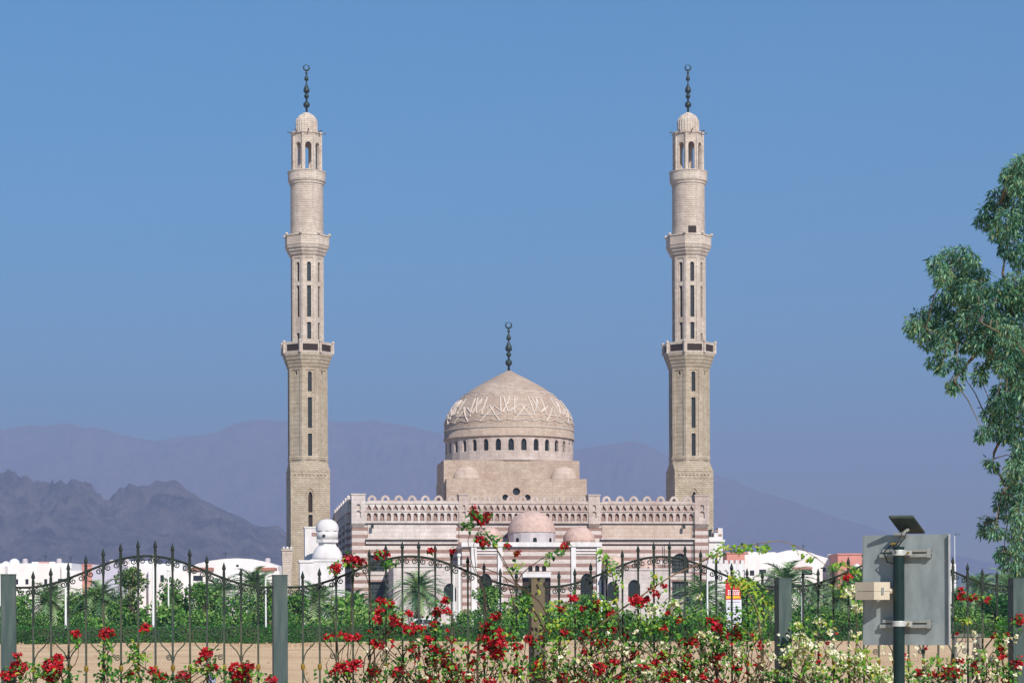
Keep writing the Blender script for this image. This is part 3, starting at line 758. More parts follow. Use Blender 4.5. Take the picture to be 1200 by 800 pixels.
    # gallery corbels + parapet
    def corbel(name, v0, v1, a0, a1, steps, mat):
        c = MB()
        for k in range(steps):
            va = v0 + (v1-v0)*k/steps; vb = v0 + (v1-v0)*(k+1)/steps
            r0 = a0 + (a1-a0)*(k+0.15)/steps; r1 = a0 + (a1-a0)*(k+1)/steps
            c.frustum(oct_(r0*s, z(va)+0.002), oct_(r1*s, z(va+(vb-va)*0.6)), 0); c.frustum(oct_(r1*s, z(va+(vb-va)*0.6)+0.002), oct_(r1*s, z(vb)), 0)
        return c.build(name, mat, root)
    corbel('gallery_corbel', 433, 417, 22.2, 27.8, 4, M['minaret'])
    gal = MB(); ap = 28.2*s; hw = ap*math.tan(pi/8); panes = []
    gal.frustum(oct_(27.9*s, z(417)+0.003), oct_(27.9*s, z(415.6)), 0)
    for k in range(8):
        n, ux = face(k)
        rec = rect(-hw*0.76, z(413.8), hw*0.76, z(406.0))
        gal.panel(n*ap, ux, Zv, -n, rect(-hw, z(415.6), hw, z(404.2)), [rec], 0.16, 0)
        gal.panel(n*(ap-0.25), ux, Zv, n, rect(-hw*0.98, z(415.6), hw*0.98, z(404.2)), [rec], 0.01, 0)
        panes.append((rec, n*(ap-0.12), ux, -n))
        a = T8[k]; r = 28.6*s/cos(pi/8)
        gal.tube([(r*cos(a), r*sin(a), z(416)), (r*cos(a), r*sin(a), z(402.8))], 0.17, 6); gal.ball((r*cos(a), r*sin(a), z(402.6)), 0.24, 8, 5)
    ring0, ring1 = oct_(28.3*s, z(404.2)+0.003), oct_(28.3*s, z(403.2)); rin0, rin1 = oct_(26.8*s, z(404.2)+0.003), oct_(26.8*s, z(403.2))
    gal.add(ring0+ring1+rin0+rin1, [(i, (i+1) % 8, 8+(i+1) % 8, 8+i) for i in range(8)] + [(16+i, 24+i, 24+(i+1) % 8, 16+(i+1) % 8) for i in range(8)] + [(8+i, 8+(i+1) % 8, 24+(i+1) % 8, 24+i) for i in range(8)] + [(i, 16+i, 16+(i+1) % 8, (i+1) % 8) for i in range(8)])
    go = gal.build('gallery', M['minaret_pale'], root)
    for h, o_, ux, ni in panes: pane(go, h, o_, ux, Zv, M['brown'], 'lattice_panel', nin=ni)
    # upper octagonal shaft
    oct_shaft('upper_shaft', 302, 416, 18.4, M['minaret_pale'], [(309, 332, 4.6, 'arch', None), (337, 373.5, 4.6, 'rect', None), (379.5, 399, 4.6, 'rect', tuple(k for k in range(8) if k != door_low)), (392, 410, 4.8, 'rect', (door_low,))])
    corbel('balcony_corbel', 302, 291, 18.6, 24.2, 3, M['minaret_pale'])
    bal = MB()
    bal.frustum(oct_(24.3*s, z(291)+0.003), oct_(25.2*s, z(289)), 0); bal.frustum(oct_(24.6*s, z(289)+0.003), oct_(24.6*s, z(279)), 0); bal.frustum(oct_(25.4*s, z(279)+0.003), oct_(25.4*s, z(277.4)), 0)
    for k in range(8):
        a = T8[k]; r = 25.0*s/cos(pi/8); bal.ball((r*cos(a), r*sin(a), z(276.8)), 0.24, 8, 5)
    bal.build('balcony', M['minaret_pale'], root)
    # round shaft with brick courses
    rs = MB(); r0 = 19.3*s
    pf = [(r0, z(277.4)+0.004)]
    nc = 26
    for k in range(nc):
        za, zb = z(277.4)+0.05+(z(221)-z(277.4))*k/nc, z(277.4)+0.05+(z(221)-z(277.4))*(k+0.8)/nc
        rr_ = r0*(1.0-0.012*k/nc)
        pf += [(rr_, za), (rr_, zb), (rr_-0.035, zb+0.02)]
    rs.lathe(pf + [(r0*0.99, z(220))], 40, (0, 0), 0, 0)
    rs_o = rs.build('round_shaft', M['minaret_pale'], root)
    if door_round:
        d_ = MB(); d_.box((-4.6*s, -r0-0.06, z(276)), (4.6*s, -r0+0.35, z(268))); d_.build('doorway', M['brown'], rs_o)
    tg = MB()
    tg.lathe([(19.1*s, z(220)+0.003), (19.6*s, z(217.6)), (20.4*s, z(217.2)), (20.6*s, z(214.8)), (21.6*s, z(214.2)), (22.0*s, z(212)), (22.1*s, z(204)), (22.6*s, z(203.8)), (22.6*s, z(202.4)), (21.2*s, z(202.4)), (21.2*s, z(203.5)), (0.01, z(203.5))], 40, (0, 0), 0, 0, caps=False)
    tg.build('upper_gallery', M['minaret_pale'], root)
    # open lantern
    ln = MB(); ap = 16.0*s; hw = ap*math.tan(pi/8)
    for k in range(8):
        n, ux = face(k)
        h = arch(0, z(202.8), hw*1.12, z(173), 'round')
        # an opening that reaches the floor: outline with the arch cut out of it
        out = [(-hw, z(203)), (-hw*0.56, z(203))] + [(a, c) for a, c in reversed(h[2:])] + [(hw*0.56, z(203)), (hw, z(203)), (hw, z(159)), (-hw, z(159))]
        for off, sg in ((0.0, 1), (0.42, -1)):
            ln.panel(n*(ap-off), ux, Zv, -n*sg, out, [], 0.1, 0)
        m_ = len(h)
        ln.add([n*ap + ux*a + Zv*c for a, c in h] + [n*(ap-0.42) + ux*a + Zv*c for a, c in h], [(i, i+1, m_+i+1, m_+i) for i in range(1, m_-1)] + [(m_-1, 0, m_, 2*m_-1)])
        a = T8[k]; r = ap/cos(pi/8)
        ln.tube([(r*cos(a), r*sin(a), z(203)), (r*cos(a), r*sin(a), z(160))], 0.17, 6)
    ln.build('lantern', M['minaret_pale'], root)
    ev = MB()
    ev.frustum(oct_(16.0*s, z(161)), oct_(17.0*s, z(158.6)), 0); ev.frustum(oct_(17.6*s, z(158.6)+0.003), oct_(17.6*s, z(156.6)), 0)
    ev.build('eave', M['minaret_pale'], root)
    for k in range(8):
        sp_ = MB(); a = T8[k]+pi/8
        sp_.tube([(15*s*cos(a), 15*s*sin(a), z(157)), (22.6*s*cos(a), 22.6*s*sin(a), z(155.8))], 0.09, 5)
        sp_.build('spout', M['wood'], root)
    cp = MB()
    NR = 24
    pf = [(12.2, 157), (12.4, 152), (12.4, 144), (11.9, 141.5), (10.2, 138.6), (8.0, 136), (5.0, 133.6), (2.2, 132.2), (0.01, 131.8)]
    cp.lathe([(r*s, z(v)+0.004) for r, v in pf], NR, (0, 0), 0, 0, caps=False)
    for k in range(NR):
        a = 2*pi*k/NR
        cp.tube([(r*s*cos(a), r*s*sin(a), z(v)) for r, v in pf[:6]], 0.07, 4)
    cp.build('cap_dome', M['minaret_pale'], root, False)
    finial(root, 0, 0, 132.5, 79, z, s, [(123, 3.9, 'b'), (113, 2.9, 'b'), (106, 3.8, 'd'), (92.5, 2.6, 'd'), (86, 1.5, 'b'), (79.5, 4.1, 'c')])
    return root
minaret(361.2, 39.0, 0, 'tall stone minaret beside the white domed turret', 7, False, R(12.5))
minaret(808.3, 33.0, 0, 'tall stone minaret rising behind the striped corner with a doorway high on its round shaft', 1, True, R(8.5))

# ------------------------------------------------------------------ white turret and annexes by the west flank
def mpt(u, v, ly): x, z = mloc(u, v, ly); return Vector((x, ly, z))
def mworld(lx, ly): return ORG + EX*lx + EY*ly
ty = -1.0; tx = mx(383.5, ty); ts = (mx(393, ty)-mx(373, ty))/20
tur = thing('domed_turret', mworld(tx, ty), 'white double domed turret in front of the shaded flank', 'turret', PSI)
tzv = lambda v: mloc(383, v, ty)[1]
t_ = MB(); hwt = 19.5*ts
t_.box((-hwt, -hwt, 0), (hwt, hwt, tzv(658))); t_.box((-hwt-0.1, -hwt-0.1, tzv(658)+0.003), (hwt+0.1, hwt+0.1, tzv(655.5)))
t_.build('base', M['plaster'], tur)
t_ = MB(); t_.lathe([(18.2*ts*cos(a*pi/20), tzv(655.5)+0.003 + (tzv(635.5)-tzv(655.5))*sin(a*pi/20)) for a in range(9)], 32, (0, 0), 0, 0)
t_.build('lower_dome', M['plaster'], tur, True)
t_ = MB(); n8 = lambda w, zz: [(w*cos(pi/8+k*pi/4), w*sin(pi/8+k*pi/4), zz) for k in range(8)]
t_.frustum(n8(11*ts, tzv(641)), n8(11*ts, tzv(635.5))); t_.frustum(n8(13.6*ts, tzv(635.5)+0.003), n8(13.6*ts, tzv(632)))
t_.build('neck', M['plaster'], tur)
t_ = MB(); t_.frustum(n8(13.2*ts, tzv(632)+0.003), n8(13.4*ts, tzv(622))); t_.lathe([(13.4*ts, tzv(622)+0.003), (13.6*ts, tzv(619)), (12.6*ts, tzv(614.5)), (9.5*ts, tzv(610.5)), (5*ts, tzv(608.3)), (0.01, tzv(607.8))], 24, (0, 0), 0, 0, caps=False)
ud = t_.build('upper_dome', M['plaster'], tur, True)
t_ = MB(); ci = circ(-4.5*ts, tzv(628), 1.9*ts, 12); ud_f = 13.2*ts*cos(pi/8)+0.03
pane(ud, ci, (0, -ud_f, 0), X_, Zv, M['glass'], 'round_window', thick=0.2)
# stepped white block
by = 6.0
blk = thing('stair_block', mworld(mx(362, by), by), 'narrow white stair block with one pink stripe behind the turret', 'building', PSI)
bx0 = mx(357, by)-mx(362, by); bx1 = mx(371, by)-mx(362, by); bz = mloc(362, 619, by)[1]
q = MB(); q.box((bx0, -1.0, 0), (bx1, 3.2, bz)); q.box((bx0-0.08, -1.08, bz+0.003), (bx1+0.08, 3.28, bz+0.2)); q.build('wall', M['plaster'], blk)
q = MB(); q.box((bx0+0.85, -1.03, bz-1.0), (bx1+0.004, -0.97, bz-0.55)); q.build('stripe', M['rosy'], blk)
q = MB(); q.box((bx1+0.003, -0.8, 0), (bx1+1.1, 2.6, bz-1.4)); q.build('landing', M['plaster'], blk)
wy = -2.5
lw = thing('low_wall', mworld(mx(356, wy), wy), 'low white stepped wall at the foot of the left minaret', 'wall', PSI)
x0_, x1_ = mx(351, wy)-mx(356, wy), mx(366, wy)-mx(356, wy)
q = MB(); q.box((x0_, -0.6, 0), (x1_, 3.0, mloc(356, 659, wy)[1])); q.box((x0_-0.12, -0.72, mloc(356, 659, wy)[1]+0.003), (x1_+0.1, 3.1, mloc(356, 656, wy)[1])); q.build('wall', M['plaster'], lw)
fy = 30.0
ft = thing('tapered_buttress', mworld(mx(338, fy), fy), 'tapered stone buttress left of the left minaret foot', 'buttress', PSI)
c0 = mx(338, fy); zz = mloc(338, 645, fy)[1]
q = MB(); xa, xb = mx(330.5, fy)-c0, mx(343, fy)-c0
q.frustum([(xa+0.3, 0, 0), (xb-0.6, 0, 0), (xb-0.6, 4, 0), (xa+0.3, 4, 0)], [(xa, 0, zz), (xb, 0, zz), (xb, 4, zz), (xa, 4, zz)])
q.box((xa-0.1, -0.1, zz+0.003), (xb+0.1, 4.1, zz+0.3)); q.build('stone', M['minaret_pale'], ft)
for k in range(3):
    q = MB(); q.ball((xa+0.25+k*0.5, 0.5, zz+0.42), 0.18, 8, 5); q.build('finial', M['plaster'], ft)
# annexes right of the main block
ey = 6.0
rb = thing('corner_block', mworld(mx(836, ey), ey), 'white crenellated block at the right corner of the mosque', 'building', PSI)
c0 = mx(836, ey); ez = lambda v: mloc(836, v, ey)[1]; xr = lambda u: mx(u, ey)-c0
q = MB()
q.panel((0, 0, 0), X_, Zv, Yv, rect(xr(829)+0.2, 0, xr(847), ez(629)), [], 0.3)
q.box((xr(829)+0.2, 0.003, 0), (xr(847), 5, ez(629)-0.003))
q.box((xr(829)+0.2, -0.25, ez(634.5)), (xr(847)+0.25, 5.2, ez(632)))
q.box((xr(841.5), 0, ez(629)), (xr(847), 1.4, ez(618.5))); q.box((xr(837), 0, ez(629)), (xr(841.3), 1.4, ez(624)))
q.build('wall', M['plaster'], rb)
q = MB(); q.box((xr(838), -0.03, ez(623)), (xr(841.4), 0.0-0.002, ez(620.5))); q.box((xr(842), -0.03, ez(628)), (xr(846), -0.002, ez(625.5))); q.build('stripe', M['rosy'], rb)
q = MB(); q.ball((xr(831), 1, ez(627.5)), 0.35, 8, 6); q.box((xr(833), 0.8, ez(629)), (xr(835.5), 1.6, ez(620))); q.box((xr(834.6), 0.8, ez(621.5)), (xr(836.6), 1.6, ez(619.5))); q.build('roof_vent', M['bronze'], rb)
ay = -6.0
aw = thing('arcaded_wall', mworld(mx(855, ay), ay), 'low white wall with carved arches right of the mosque', 'wall', PSI)
c0 = mx(855, ay); az = lambda v: mloc(855, v, ay)[1]; xr = lambda u: mx(u, ay)-c0
q = MB(); hs = [arch(xr(843+7.2*k), az(684), 0.62, az(672), 'pointed', 0.5) for k in range(5)]
q.panel((0, 0, 0), X_, Zv, Yv, rect(xr(829), 0, xr(873), az(660)), hs, 0.18, 0, back=0)
q.box((xr(829), 0.2, 0), (xr(873), 0.8, az(660)))
for k in range(7):
    q.box((xr(830+6.4*k), 0.0, az(660)+0.003), (xr(833.6+6.4*k), 0.7, az(656)))
q.build('wall', M['plaster'], aw)

# ------------------------------------------------------------------ white houses far behind
def house_root(name, u, Z, label, cat='house'):
    return thing(name, ground(u, Z), label, cat), Z/F
def hbox(mb, u0, u1, v0, s, uc, d0=0.0, d1=14.0, vb=None, mat=0):
    zb = 0.0 if vb is None else CAMH + (HOR-vb)*s
    mb.box(((u0-uc)*s, d0, zb), ((u1-uc)*s, d1, CAMH + (HOR-v0)*s), mat)
def hwin(root, wall, u0, u1, v0, v1, s, uc, d, mat='glass'):
    w = MB(); w.box(((u0-uc)*s, d-0.06, CAMH+(HOR-v1)*s), ((u1-uc)*s, d+0.05, CAMH+(HOR-v0)*s)); w.build('window', M[mat], wall)
# left terraces
HOUSE_EXTRAS = []
r, s = house_root('white_house', 40, 460, 'flat roofed white house with a red roof hatch at the left edge')
HOUSE_EXTRAS.append((r, s, 40, [('t',26,657.5),('a',50,655.5),('t',66,657.5),('a',80,657.5)]))
m = MB(); hbox(m, -60, 84, 657.5, s, 40); hbox(m, -60, 10, 661, s, 40, -3, 0-0.003); hbox(m, 35, 62, 655.5, s, 40, 2, 12, 657.6-0.05); hbox(m, 84.05, 100, 666.5, s, 40, -0.5, 10); hbox(m, 62, 72, 660, s, 40, -1.2, -0.003)
hbox(m, 73, 84, 663, s, 40, -0.8, -0.003); wl_ = m.build('wall', M['whitehouse'], r)
m = MB(); hbox(m, 44, 55.5, 655.8, s, 40, 1.0, 1.99, 659); m.build('roof_hatch', M['salmon'], r)
for u in (18, 30, 52, 70): hwin(r, wl_, u, u+3.5, 676, 682, s, 40, -0.0)
m = MB(); m.ball(((12-40)*s, 4, CAMH+(HOR-658)*s), 1.3, 12, 8); m.ball(((2-40)*s, 4, CAMH+(HOR-660)*s), 1.1, 12, 8); m.build('roof_dome', M['whitehouse'], r, True)
r, s = house_root('salmon_house', 102, 440, 'narrow salmon red house between two white ones')
m = MB(); hbox(m, 96.5, 110, 659.5, s, 102, 0, 12); hbox(m, 95.8, 111, 658.8, s, 102, -0.2, 12.2, 660.2); m.build('wall', M['salmon'], r)
r, s = house_root('shade_tinted_house', 122, 430, 'plain house with a side wall tinted pale lilac for shade')
HOUSE_EXTRAS.append((r, s, 122, [('t',128,659.5)]))
m = MB(); hbox(m, 108, 138, 659.5, s, 122, 0, 12); m.build('wall', M['shadewall'], r)
r, s = house_root('white_house', 175, 455, 'white house with a notched top behind the tall leafy tree')
HOUSE_EXTRAS.append((r, s, 175, [('t',146,658.5),('a',166,655),('t',200,658.5)]))
m = MB(); hbox(m, 137, 214, 658.5, s, 175, 0, 14); hbox(m, 150, 172, 655, s, 175, 2, 9, 658.6); hbox(m, 176, 205, 664, s, 175, -2, -0.003); wl_ = m.build('wall', M['whitehouse'], r)
for u in (146, 160, 190): hwin(r, wl_, u, u+4, 672, 680, s, 175, 0 if u < 170 else -2)
r, s = house_root('domed_house', 276, 450, 'long white house under a low vaulted roof with red tile strips')
HOUSE_EXTRAS.append((r, s, 276, [('a',262,653),('t',312,658)]))
m = MB()
prof = [(222, 663), (232, 658.5), (248, 655), (264, 653), (280, 652.6), (296, 653.6), (308, 656), (318, 659), (326, 662)]
tp = [((u-276)*s, CAMH+(HOR-v)*s) for u, v in prof]
n = len(tp)
m.add([(x, 0, z) for x, z in tp] + [(x, 13, z) for x, z in tp] + [(tp[0][0], 0, 0), (tp[-1][0], 0, 0), (tp[0][0], 13, 0), (tp[-1][0], 13, 0)],
      [(i, i+1, n+i+1, n+i) for i in range(n-1)] + [tuple([2*n] + [2*n+1] + list(range(n-1, -1, -1)))] + [(2*n, 0, n, 2*n+2), (2*n+1, 2*n+3, 2*n-1, n-1), tuple([2*n+3, 2*n+2] + list(range(n, 2*n)))])
hbox(m, 205, 246, 668, s, 276, -4, -0.003); hbox(m, 300, 330, 668, s, 276, -4, -0.003); hbox(m, 258, 296, 675, s, 276, -3, -0.003)
wl_ = m.build('wall', M['whitehouse'], r)
for a, b, v in ((224, 251, 663.6), (303, 325, 664)):
    m = MB(); hbox(m, a, b, v, s, 276, -4.6, -0.004, v+3.4); m.build('roof', M['tile'], r)
for u0, u1, v0, v1, d in ((230, 241, 673, 679, -4), (308, 313, 673, 679, -4), (277, 280, 660, 662.5, 0)): hwin(r, wl_, u0, u1, v0, v1, s, 276, d)
m = MB(); m.add([((u-276)*s, -3.06, CAMH+(HOR-v)*s) for u, v in arch(272, -700, 16, -693, 'round')] if False else [((272+8*cos(t*pi/10)-276)*s, -3.06, CAMH+(HOR-690)*s+8*s*sin(t*pi/10)) for t in range(11)], [tuple(range(11))]); m.build('archway', M['grille'], r)
# right terraces
r, s = house_root('salmon_house', 866, 420, 'salmon house with a white right edge beside the mosque annex')
m = MB(); hbox(m, 852, 873, 648.5, s, 866, 0, 12); hbox(m, 851.5, 877.5, 647.7, s, 866, -0.2, 12.2, 649.2); m.build('wall', M['salmon'], r)
m = MB(); hbox(m, 873.05, 877, 649.3, s, 866, 0.1, 12); m.build('side_wall', M['whitehouse'], r)
r, s = house_root('vaulted_house', 930, 440, 'wide white house with a wavy vaulted roof on the right')
HOUSE_EXTRAS.append((r, s, 930, [('a',902,648),('t',975,656),('a',944,647)]))
prof = [(876, 647), (890, 647.5), (892, 649), (897, 648), (908, 647.6), (911, 649), (922, 646), (934, 645), (945, 647), (950, 648.5), (958, 651.5), (970, 655), (984, 657), (986, 660), (998, 660)]
m = MB(); tp = [((u-930)*s, CAMH+(HOR-v)*s) for u, v in prof]; n = len(tp)
m.add([(x, 0, z) for x, z in tp] + [(x, 13, z) for x, z in tp] + [(tp[0][0], 0, 0), (tp[-1][0], 0, 0), (tp[0][0], 13, 0), (tp[-1][0], 13, 0)],
      [(i, i+1, n+i+1, n+i) for i in range(n-1)] + [tuple([2*n] + [2*n+1] + list(range(n-1, -1, -1)))] + [(2*n, 0, n, 2*n+2), (2*n+1, 2*n+3, 2*n-1, n-1), tuple([2*n+3, 2*n+2] + list(range(n, 2*n)))])
hbox(m, 905, 960, 668, s, 930, -5, -0.003)
wl_ = m.build('wall', M['whitehouse'], r)
for u0, u1, v0, v1, d in ((879, 884, 669, 675, 0), (890, 898, 668, 674, 0), (936, 948, 669.5, 675, -5), (962, 968, 666, 671, 0)): hwin(r, wl_, u0, u1, v0, v1, s, 930, d)
m = MB(); hbox(m, 926, 948, 666, s, 930, -5.6, -0.004, 667.9); m.build('roof', M['tile'], r)
r, s = house_root('salmon_house', 997, 430, 'square salmon tower house with a white dome in front')
m = MB(); hbox(m, 982, 1013, 650.5, s, 997, 0, 12); hbox(m, 981.5, 1013.5, 649.6, s, 997, -0.2, 12.2, 651.2); m.build('wall', M['salmon'], r)
m = MB(); m.lathe([(7*s*cos(t*pi/16), CAMH+(HOR-676)*s+14*s*sin(t*pi/16)) for t in range(9)], 20, (4*s, -3.5), 0, 0, caps=False); m.lathe([(7.1*s, 0), (7.1*s, CAMH+(HOR-676)*s+0.01)], 20, (4*s, -3.5)); m.build('dome', M['whitehouse'], r, True)
r, s = house_root('white_house', 1112, 420, 'small white house showing just right of the grey board')
m = MB(); hbox(m, 1100, 1120.5, 662, s, 1112, 0, 12); hbox(m, 1060, 1100, 668, s, 1112, 0.2, 12); m.build('wall', M['whitehouse'], r)

for root_, s_, uc_, items in HOUSE_EXTRAS:
    for kind_, u_, v_ in items:
        e_ = MB(); x_ = (u_-uc_)*s_; z_ = CAMH+(HOR-v_)*s_
        if kind_ == 't': e_.lathe([(0.55, z_-0.3), (0.6, z_+0.2), (0.6, z_+0.9), (0.4, z_+1.1), (0.01, z_+1.15)], 12, (x_, 3), 0, 0); e_.build('water_tank', M['greydome'], root_)
        elif kind_ == 'a': e_.tube([(x_, 3, z_-0.5), (x_, 3, z_+1.6)], 0.06, 4); e_.tube([(x_-0.5, 3, z_+1.3), (x_+0.5, 3, z_+1.3)], 0.04, 4); e_.tube([(x_-0.35, 3, z_+1.0), (x_+0.35, 3, z_+1.0)], 0.04, 4); e_.build('aerial', M['bronze'], root_)
        elif kind_ == 'c': e_.box((x_-0.45, -5.75, z_-0.3), (x_+0.45, -5.2, z_+0.3)); e_.build('cooler', M['greydome'], root_)
# ------------------------------------------------------------------ vegetation builders
def leaf_quad(mb, p, d, w, l, mat, fold=0.0):
    d = d.normalized(); q = d.cross(Vector((rnd.uniform(-1, 1), rnd.uniform(-1, 1), rnd.uniform(-1, 1))))
    if q.length < 1e-3: q = d.orthogonal()
    q.normalize(); nrm = d.cross(q)
    a, b, c, e = p, p + d*l*0.5 + q*w*0.5 + nrm*fold*w, p + d*l, p + d*l*0.5 - q*w*0.5 + nrm*fold*w
    mb.add([a, b, c, e], [(0, 1, 2), (0, 2, 3)] if fold else [(0, 1, 2, 3)], mat)
def rvec():
    while True:
        v = Vector((rnd.uniform(-1, 1), rnd.uniform(-1, 1), rnd.uniform(-1, 1)))
        if 0.05 < v.length < 1: return v
def pick(w):
    x = rnd.random()
    for i, a in enumerate(w):
        if x < a: return i
        x -= a
    return len(w)-1
def bushy(root, h, rx, clumps, per, leaf, mats, w=(0.4, 0.45, 0.15), trunk=True, z0=0.25, name='crown', flat=1.0):
    lf = MB(); tk = MB()
    tk.tube([(0, 0, -0.1), (0.03*h, 0.02*h, h*0.3), (0, 0, h*0.55)], [0.035*h+0.03, 0.028*h+0.02, 0.012*h+0.01], 7)
    for k in range(clumps):
        a = 2*pi*k/clumps*2.4 + rnd.uniform(-.4, .4); t = rnd.uniform(0.1, 1.0)
        zc = h*(z0 + (0.88-z0)*t); rr = rx*(0.75*math.sqrt(rnd.random()))*(1.0-0.55*max(0, t-0.5)*2*0.8)
        c = Vector((rr*cos(a), rr*sin(a), zc)); cr = rx*rnd.uniform(0.30, 0.52)
        tk.tube([(0.01*h, 0, h*0.2), tuple(c*0.6 + Vector((0, 0, h*0.05))), tuple(c)], [0.014*h+0.01, 0.01*h, 0.004*h], 5)
        for i in range(per):
            v = rvec(); v = v.normalized()*(v.length**0.5)
            p = c + Vector((v.x*cr, v.y*cr, v.z*cr*0.8*flat))
            p.z = max(0.05, p.z)
            leaf_quad(lf, p, v*0.6 + rvec(), leaf*rnd.uniform(0.6, 1.1), leaf*rnd.uniform(0.9, 1.7), pick(w))
    lf.build(name, mats, root)
    if trunk: tk.build('trunk', M['bark'], root)
def palm_parts(root, th, cr, nf, up=0.9, tr=0.22):
    t = MB(); n = 9
    pts = [(0.10*sin(i*0.5)*th*0.1, 0.05*th*0.1*i/n, -0.1 + th*i/n) for i in range(n+1)]
    t.tube(pts, [tr*(1.15-0.2*i/n)*(1 + (0.12 if i % 2 else -0.06)) for i in range(n+1)], 9)
    for k in range(int(th*14)):
        a = k*2.4; z = th*0.15 + th*0.85*(k/(th*14)); r = tr*1.05
        t.frustum([(r*cos(a)+dx*0.09, r*sin(a)+dy*0.09, z) for dx, dy in ((-1,-1),(1,-1),(1,1),(-1,1))], [(1.35*r*cos(a)+dx*0.04, 1.35*r*sin(a)+dy*0.04, z+0.2) for dx, dy in ((-1,-1),(1,-1),(1,1),(-1,1))])
    t.build('trunk', M['palmbark'], root)
    f = MB(); top = Vector(pts[-1])
    for k in range(nf):
        a = k*2.39996; el = R(84) - R(118)*(k/nf)**0.85*up
        L = cr*rnd.uniform(0.9, 1.12)*(0.8 if k < nf*0.2 else 1)
        p = top.copy(); e = el; prev = p.copy(); spine = [p.copy()]
        ns = 9
        for i in range(ns):
            e -= R(8.5)*(0.6+0.9*i/ns)
            p = p + Vector((cos(a)*cos(e), sin(a)*cos(e), sin(e)))*L/ns; spine.append(p.copy())
        f.tube(spine, [0.035*(1-0.8*i/ns) for i in range(ns+1)], 4, pick((0.3, 0.6)), False)
        side = Vector((-sin(a), cos(a), 0))
        mt = pick((0.35, 0.45, 0.2))
        for i in range(2, 2*ns+1):
            j = min(ns, i//2); q = spine[j] if i % 2 == 0 else (spine[j]+spine[min(ns, j+1)])/2
            d = (spine[j]-spine[max(0, j-1)]).normalized(); ll = L*0.30*(1.0-0.55*(abs(i/(2*ns)-0.45)/0.55)**1.5)
            for sg in (-1, 1):
                dirv = d*0.75 + side*sg*0.85 + Vector((0, 0, 0.15 - 0.35*rnd.random()))
                dirv.normalize(); tip = q + dirv*ll + Vector((0, 0, -0.10*ll))
                wv = d*0.05*(cr/2.3)
                f.add([q-wv, q+wv, tip], [(0, 1, 2)], mt if rnd.random() < 0.8 else pick((0.35, 0.45, 0.2)))
    f.build('fronds', PLM, root)

# ------------------------------------------------------------------ clipped hedge
hl = MB(); HZ = 142.6
for i in range(21000):
    x = rnd.uniform(-45, 45); face = rnd.random()
    if face < 0.62: y, z = HZ + rnd.uniform(-0.12, 0.10), rnd.uniform(0.0, 1.15)
    elif face < 0.97: y, z = HZ + rnd.uniform(0, 1.2), 1.12 + rnd.uniform(-0.1, 0.09) + 0.05*noise.noise((x*0.7, 0, 0))
    else: y, z = HZ + rnd.uniform(-0.3, 0.1), rnd.uniform(0.1, 1.3)
    leaf_quad(hl, Vector((x, y, z)), rvec() + Vector((0, -0.2, 0.3)), rnd.uniform(0.06, 0.13), rnd.uniform(0.10, 0.2), pick((0.45, 0.42, 0.13)))
hg = hl.build('clipped_hedge', HED); tag(hg, 'long low clipped dark green hedge at the far edge of the sand', 'hedge')
hc = MB(); hc.box((-45, HZ+0.04, 0), (45, HZ+1.16, 1.08)); hc.build('dark_core', M['lawnm'], hg)  # added solid box, dark for the shade inside the hedge

# ------------------------------------------------------------------ shrubs, trees and palms of the gardens
SHL = 'rounded green garden shrub behind the clipped hedge'
shrubs = []
for k in range(7):
    r = thing('garden_shrub', (0, 0, 0), SHL, 'shrub', 0, 'rounded shrubs behind the hedge')
    bushy(r, (2.3, 2.8, 2.1, 3.2, 1.7, 2.5, 2.9)[k], (1.5, 1.7, 1.9, 1.6, 1.5, 1.3, 1.8)[k], (11, 12, 9, 13, 8, 10, 9)[k], (120, 130, 70, 120, 150, 90, 60)[k], (0.16, 0.13, 0.24, 0.15, 0.12, 0.2, 0.28)[k], BSH,
          ((0.35, 0.45, 0.2), (0.55, 0.37, 0.08), (0.15, 0.40, 0.45), (0.45, 0.45, 0.1), (0.1, 0.35, 0.55), (0.7, 0.25, 0.05), (0.2, 0.6, 0.2))[k], False, 0.2)
    shrubs.append(r)
sp_list = []
u = -10
while u < 1205:
    if not (470 < u < 530 and True): sp_list.append((u + rnd.uniform(-5, 5), rnd.uniform(146.5, 153), rnd.uniform(0.6, 1.1)))
    u += rnd.uniform(17, 24)
for u in range(0, 1200, 34):
    if 450 < u < 560: continue
    if 700 < u < 850: sp_list.append((u + rnd.uniform(-12, 12), rnd.uniform(158, 165), rnd.uniform(0.7, 0.95)))
    else: sp_list.append((u + rnd.uniform(-12, 12), rnd.uniform(155, 164), rnd.uniform(1.0, 1.35)))
for i, (u, Z, sc_) in enumerate(sp_list):
    k = i % 7 if i < 7 else rnd.randrange(7); p = ground(u, Z)
    if shrubs[k].get('placed') is None and i >= 0:
        shrubs[k]['placed'] = 1; o = shrubs[k]; o.location = p; o.rotation_euler.z = rnd.uniform(0, 6); o.scale = (sc_,)*3
    else:
        o = copy_tree(shrubs[k], p, rnd.uniform(0, 6), SHL, sc_)
        if 'placed' in o: del o['placed']
for r in shrubs:
    if 'placed' in r: del r['placed']
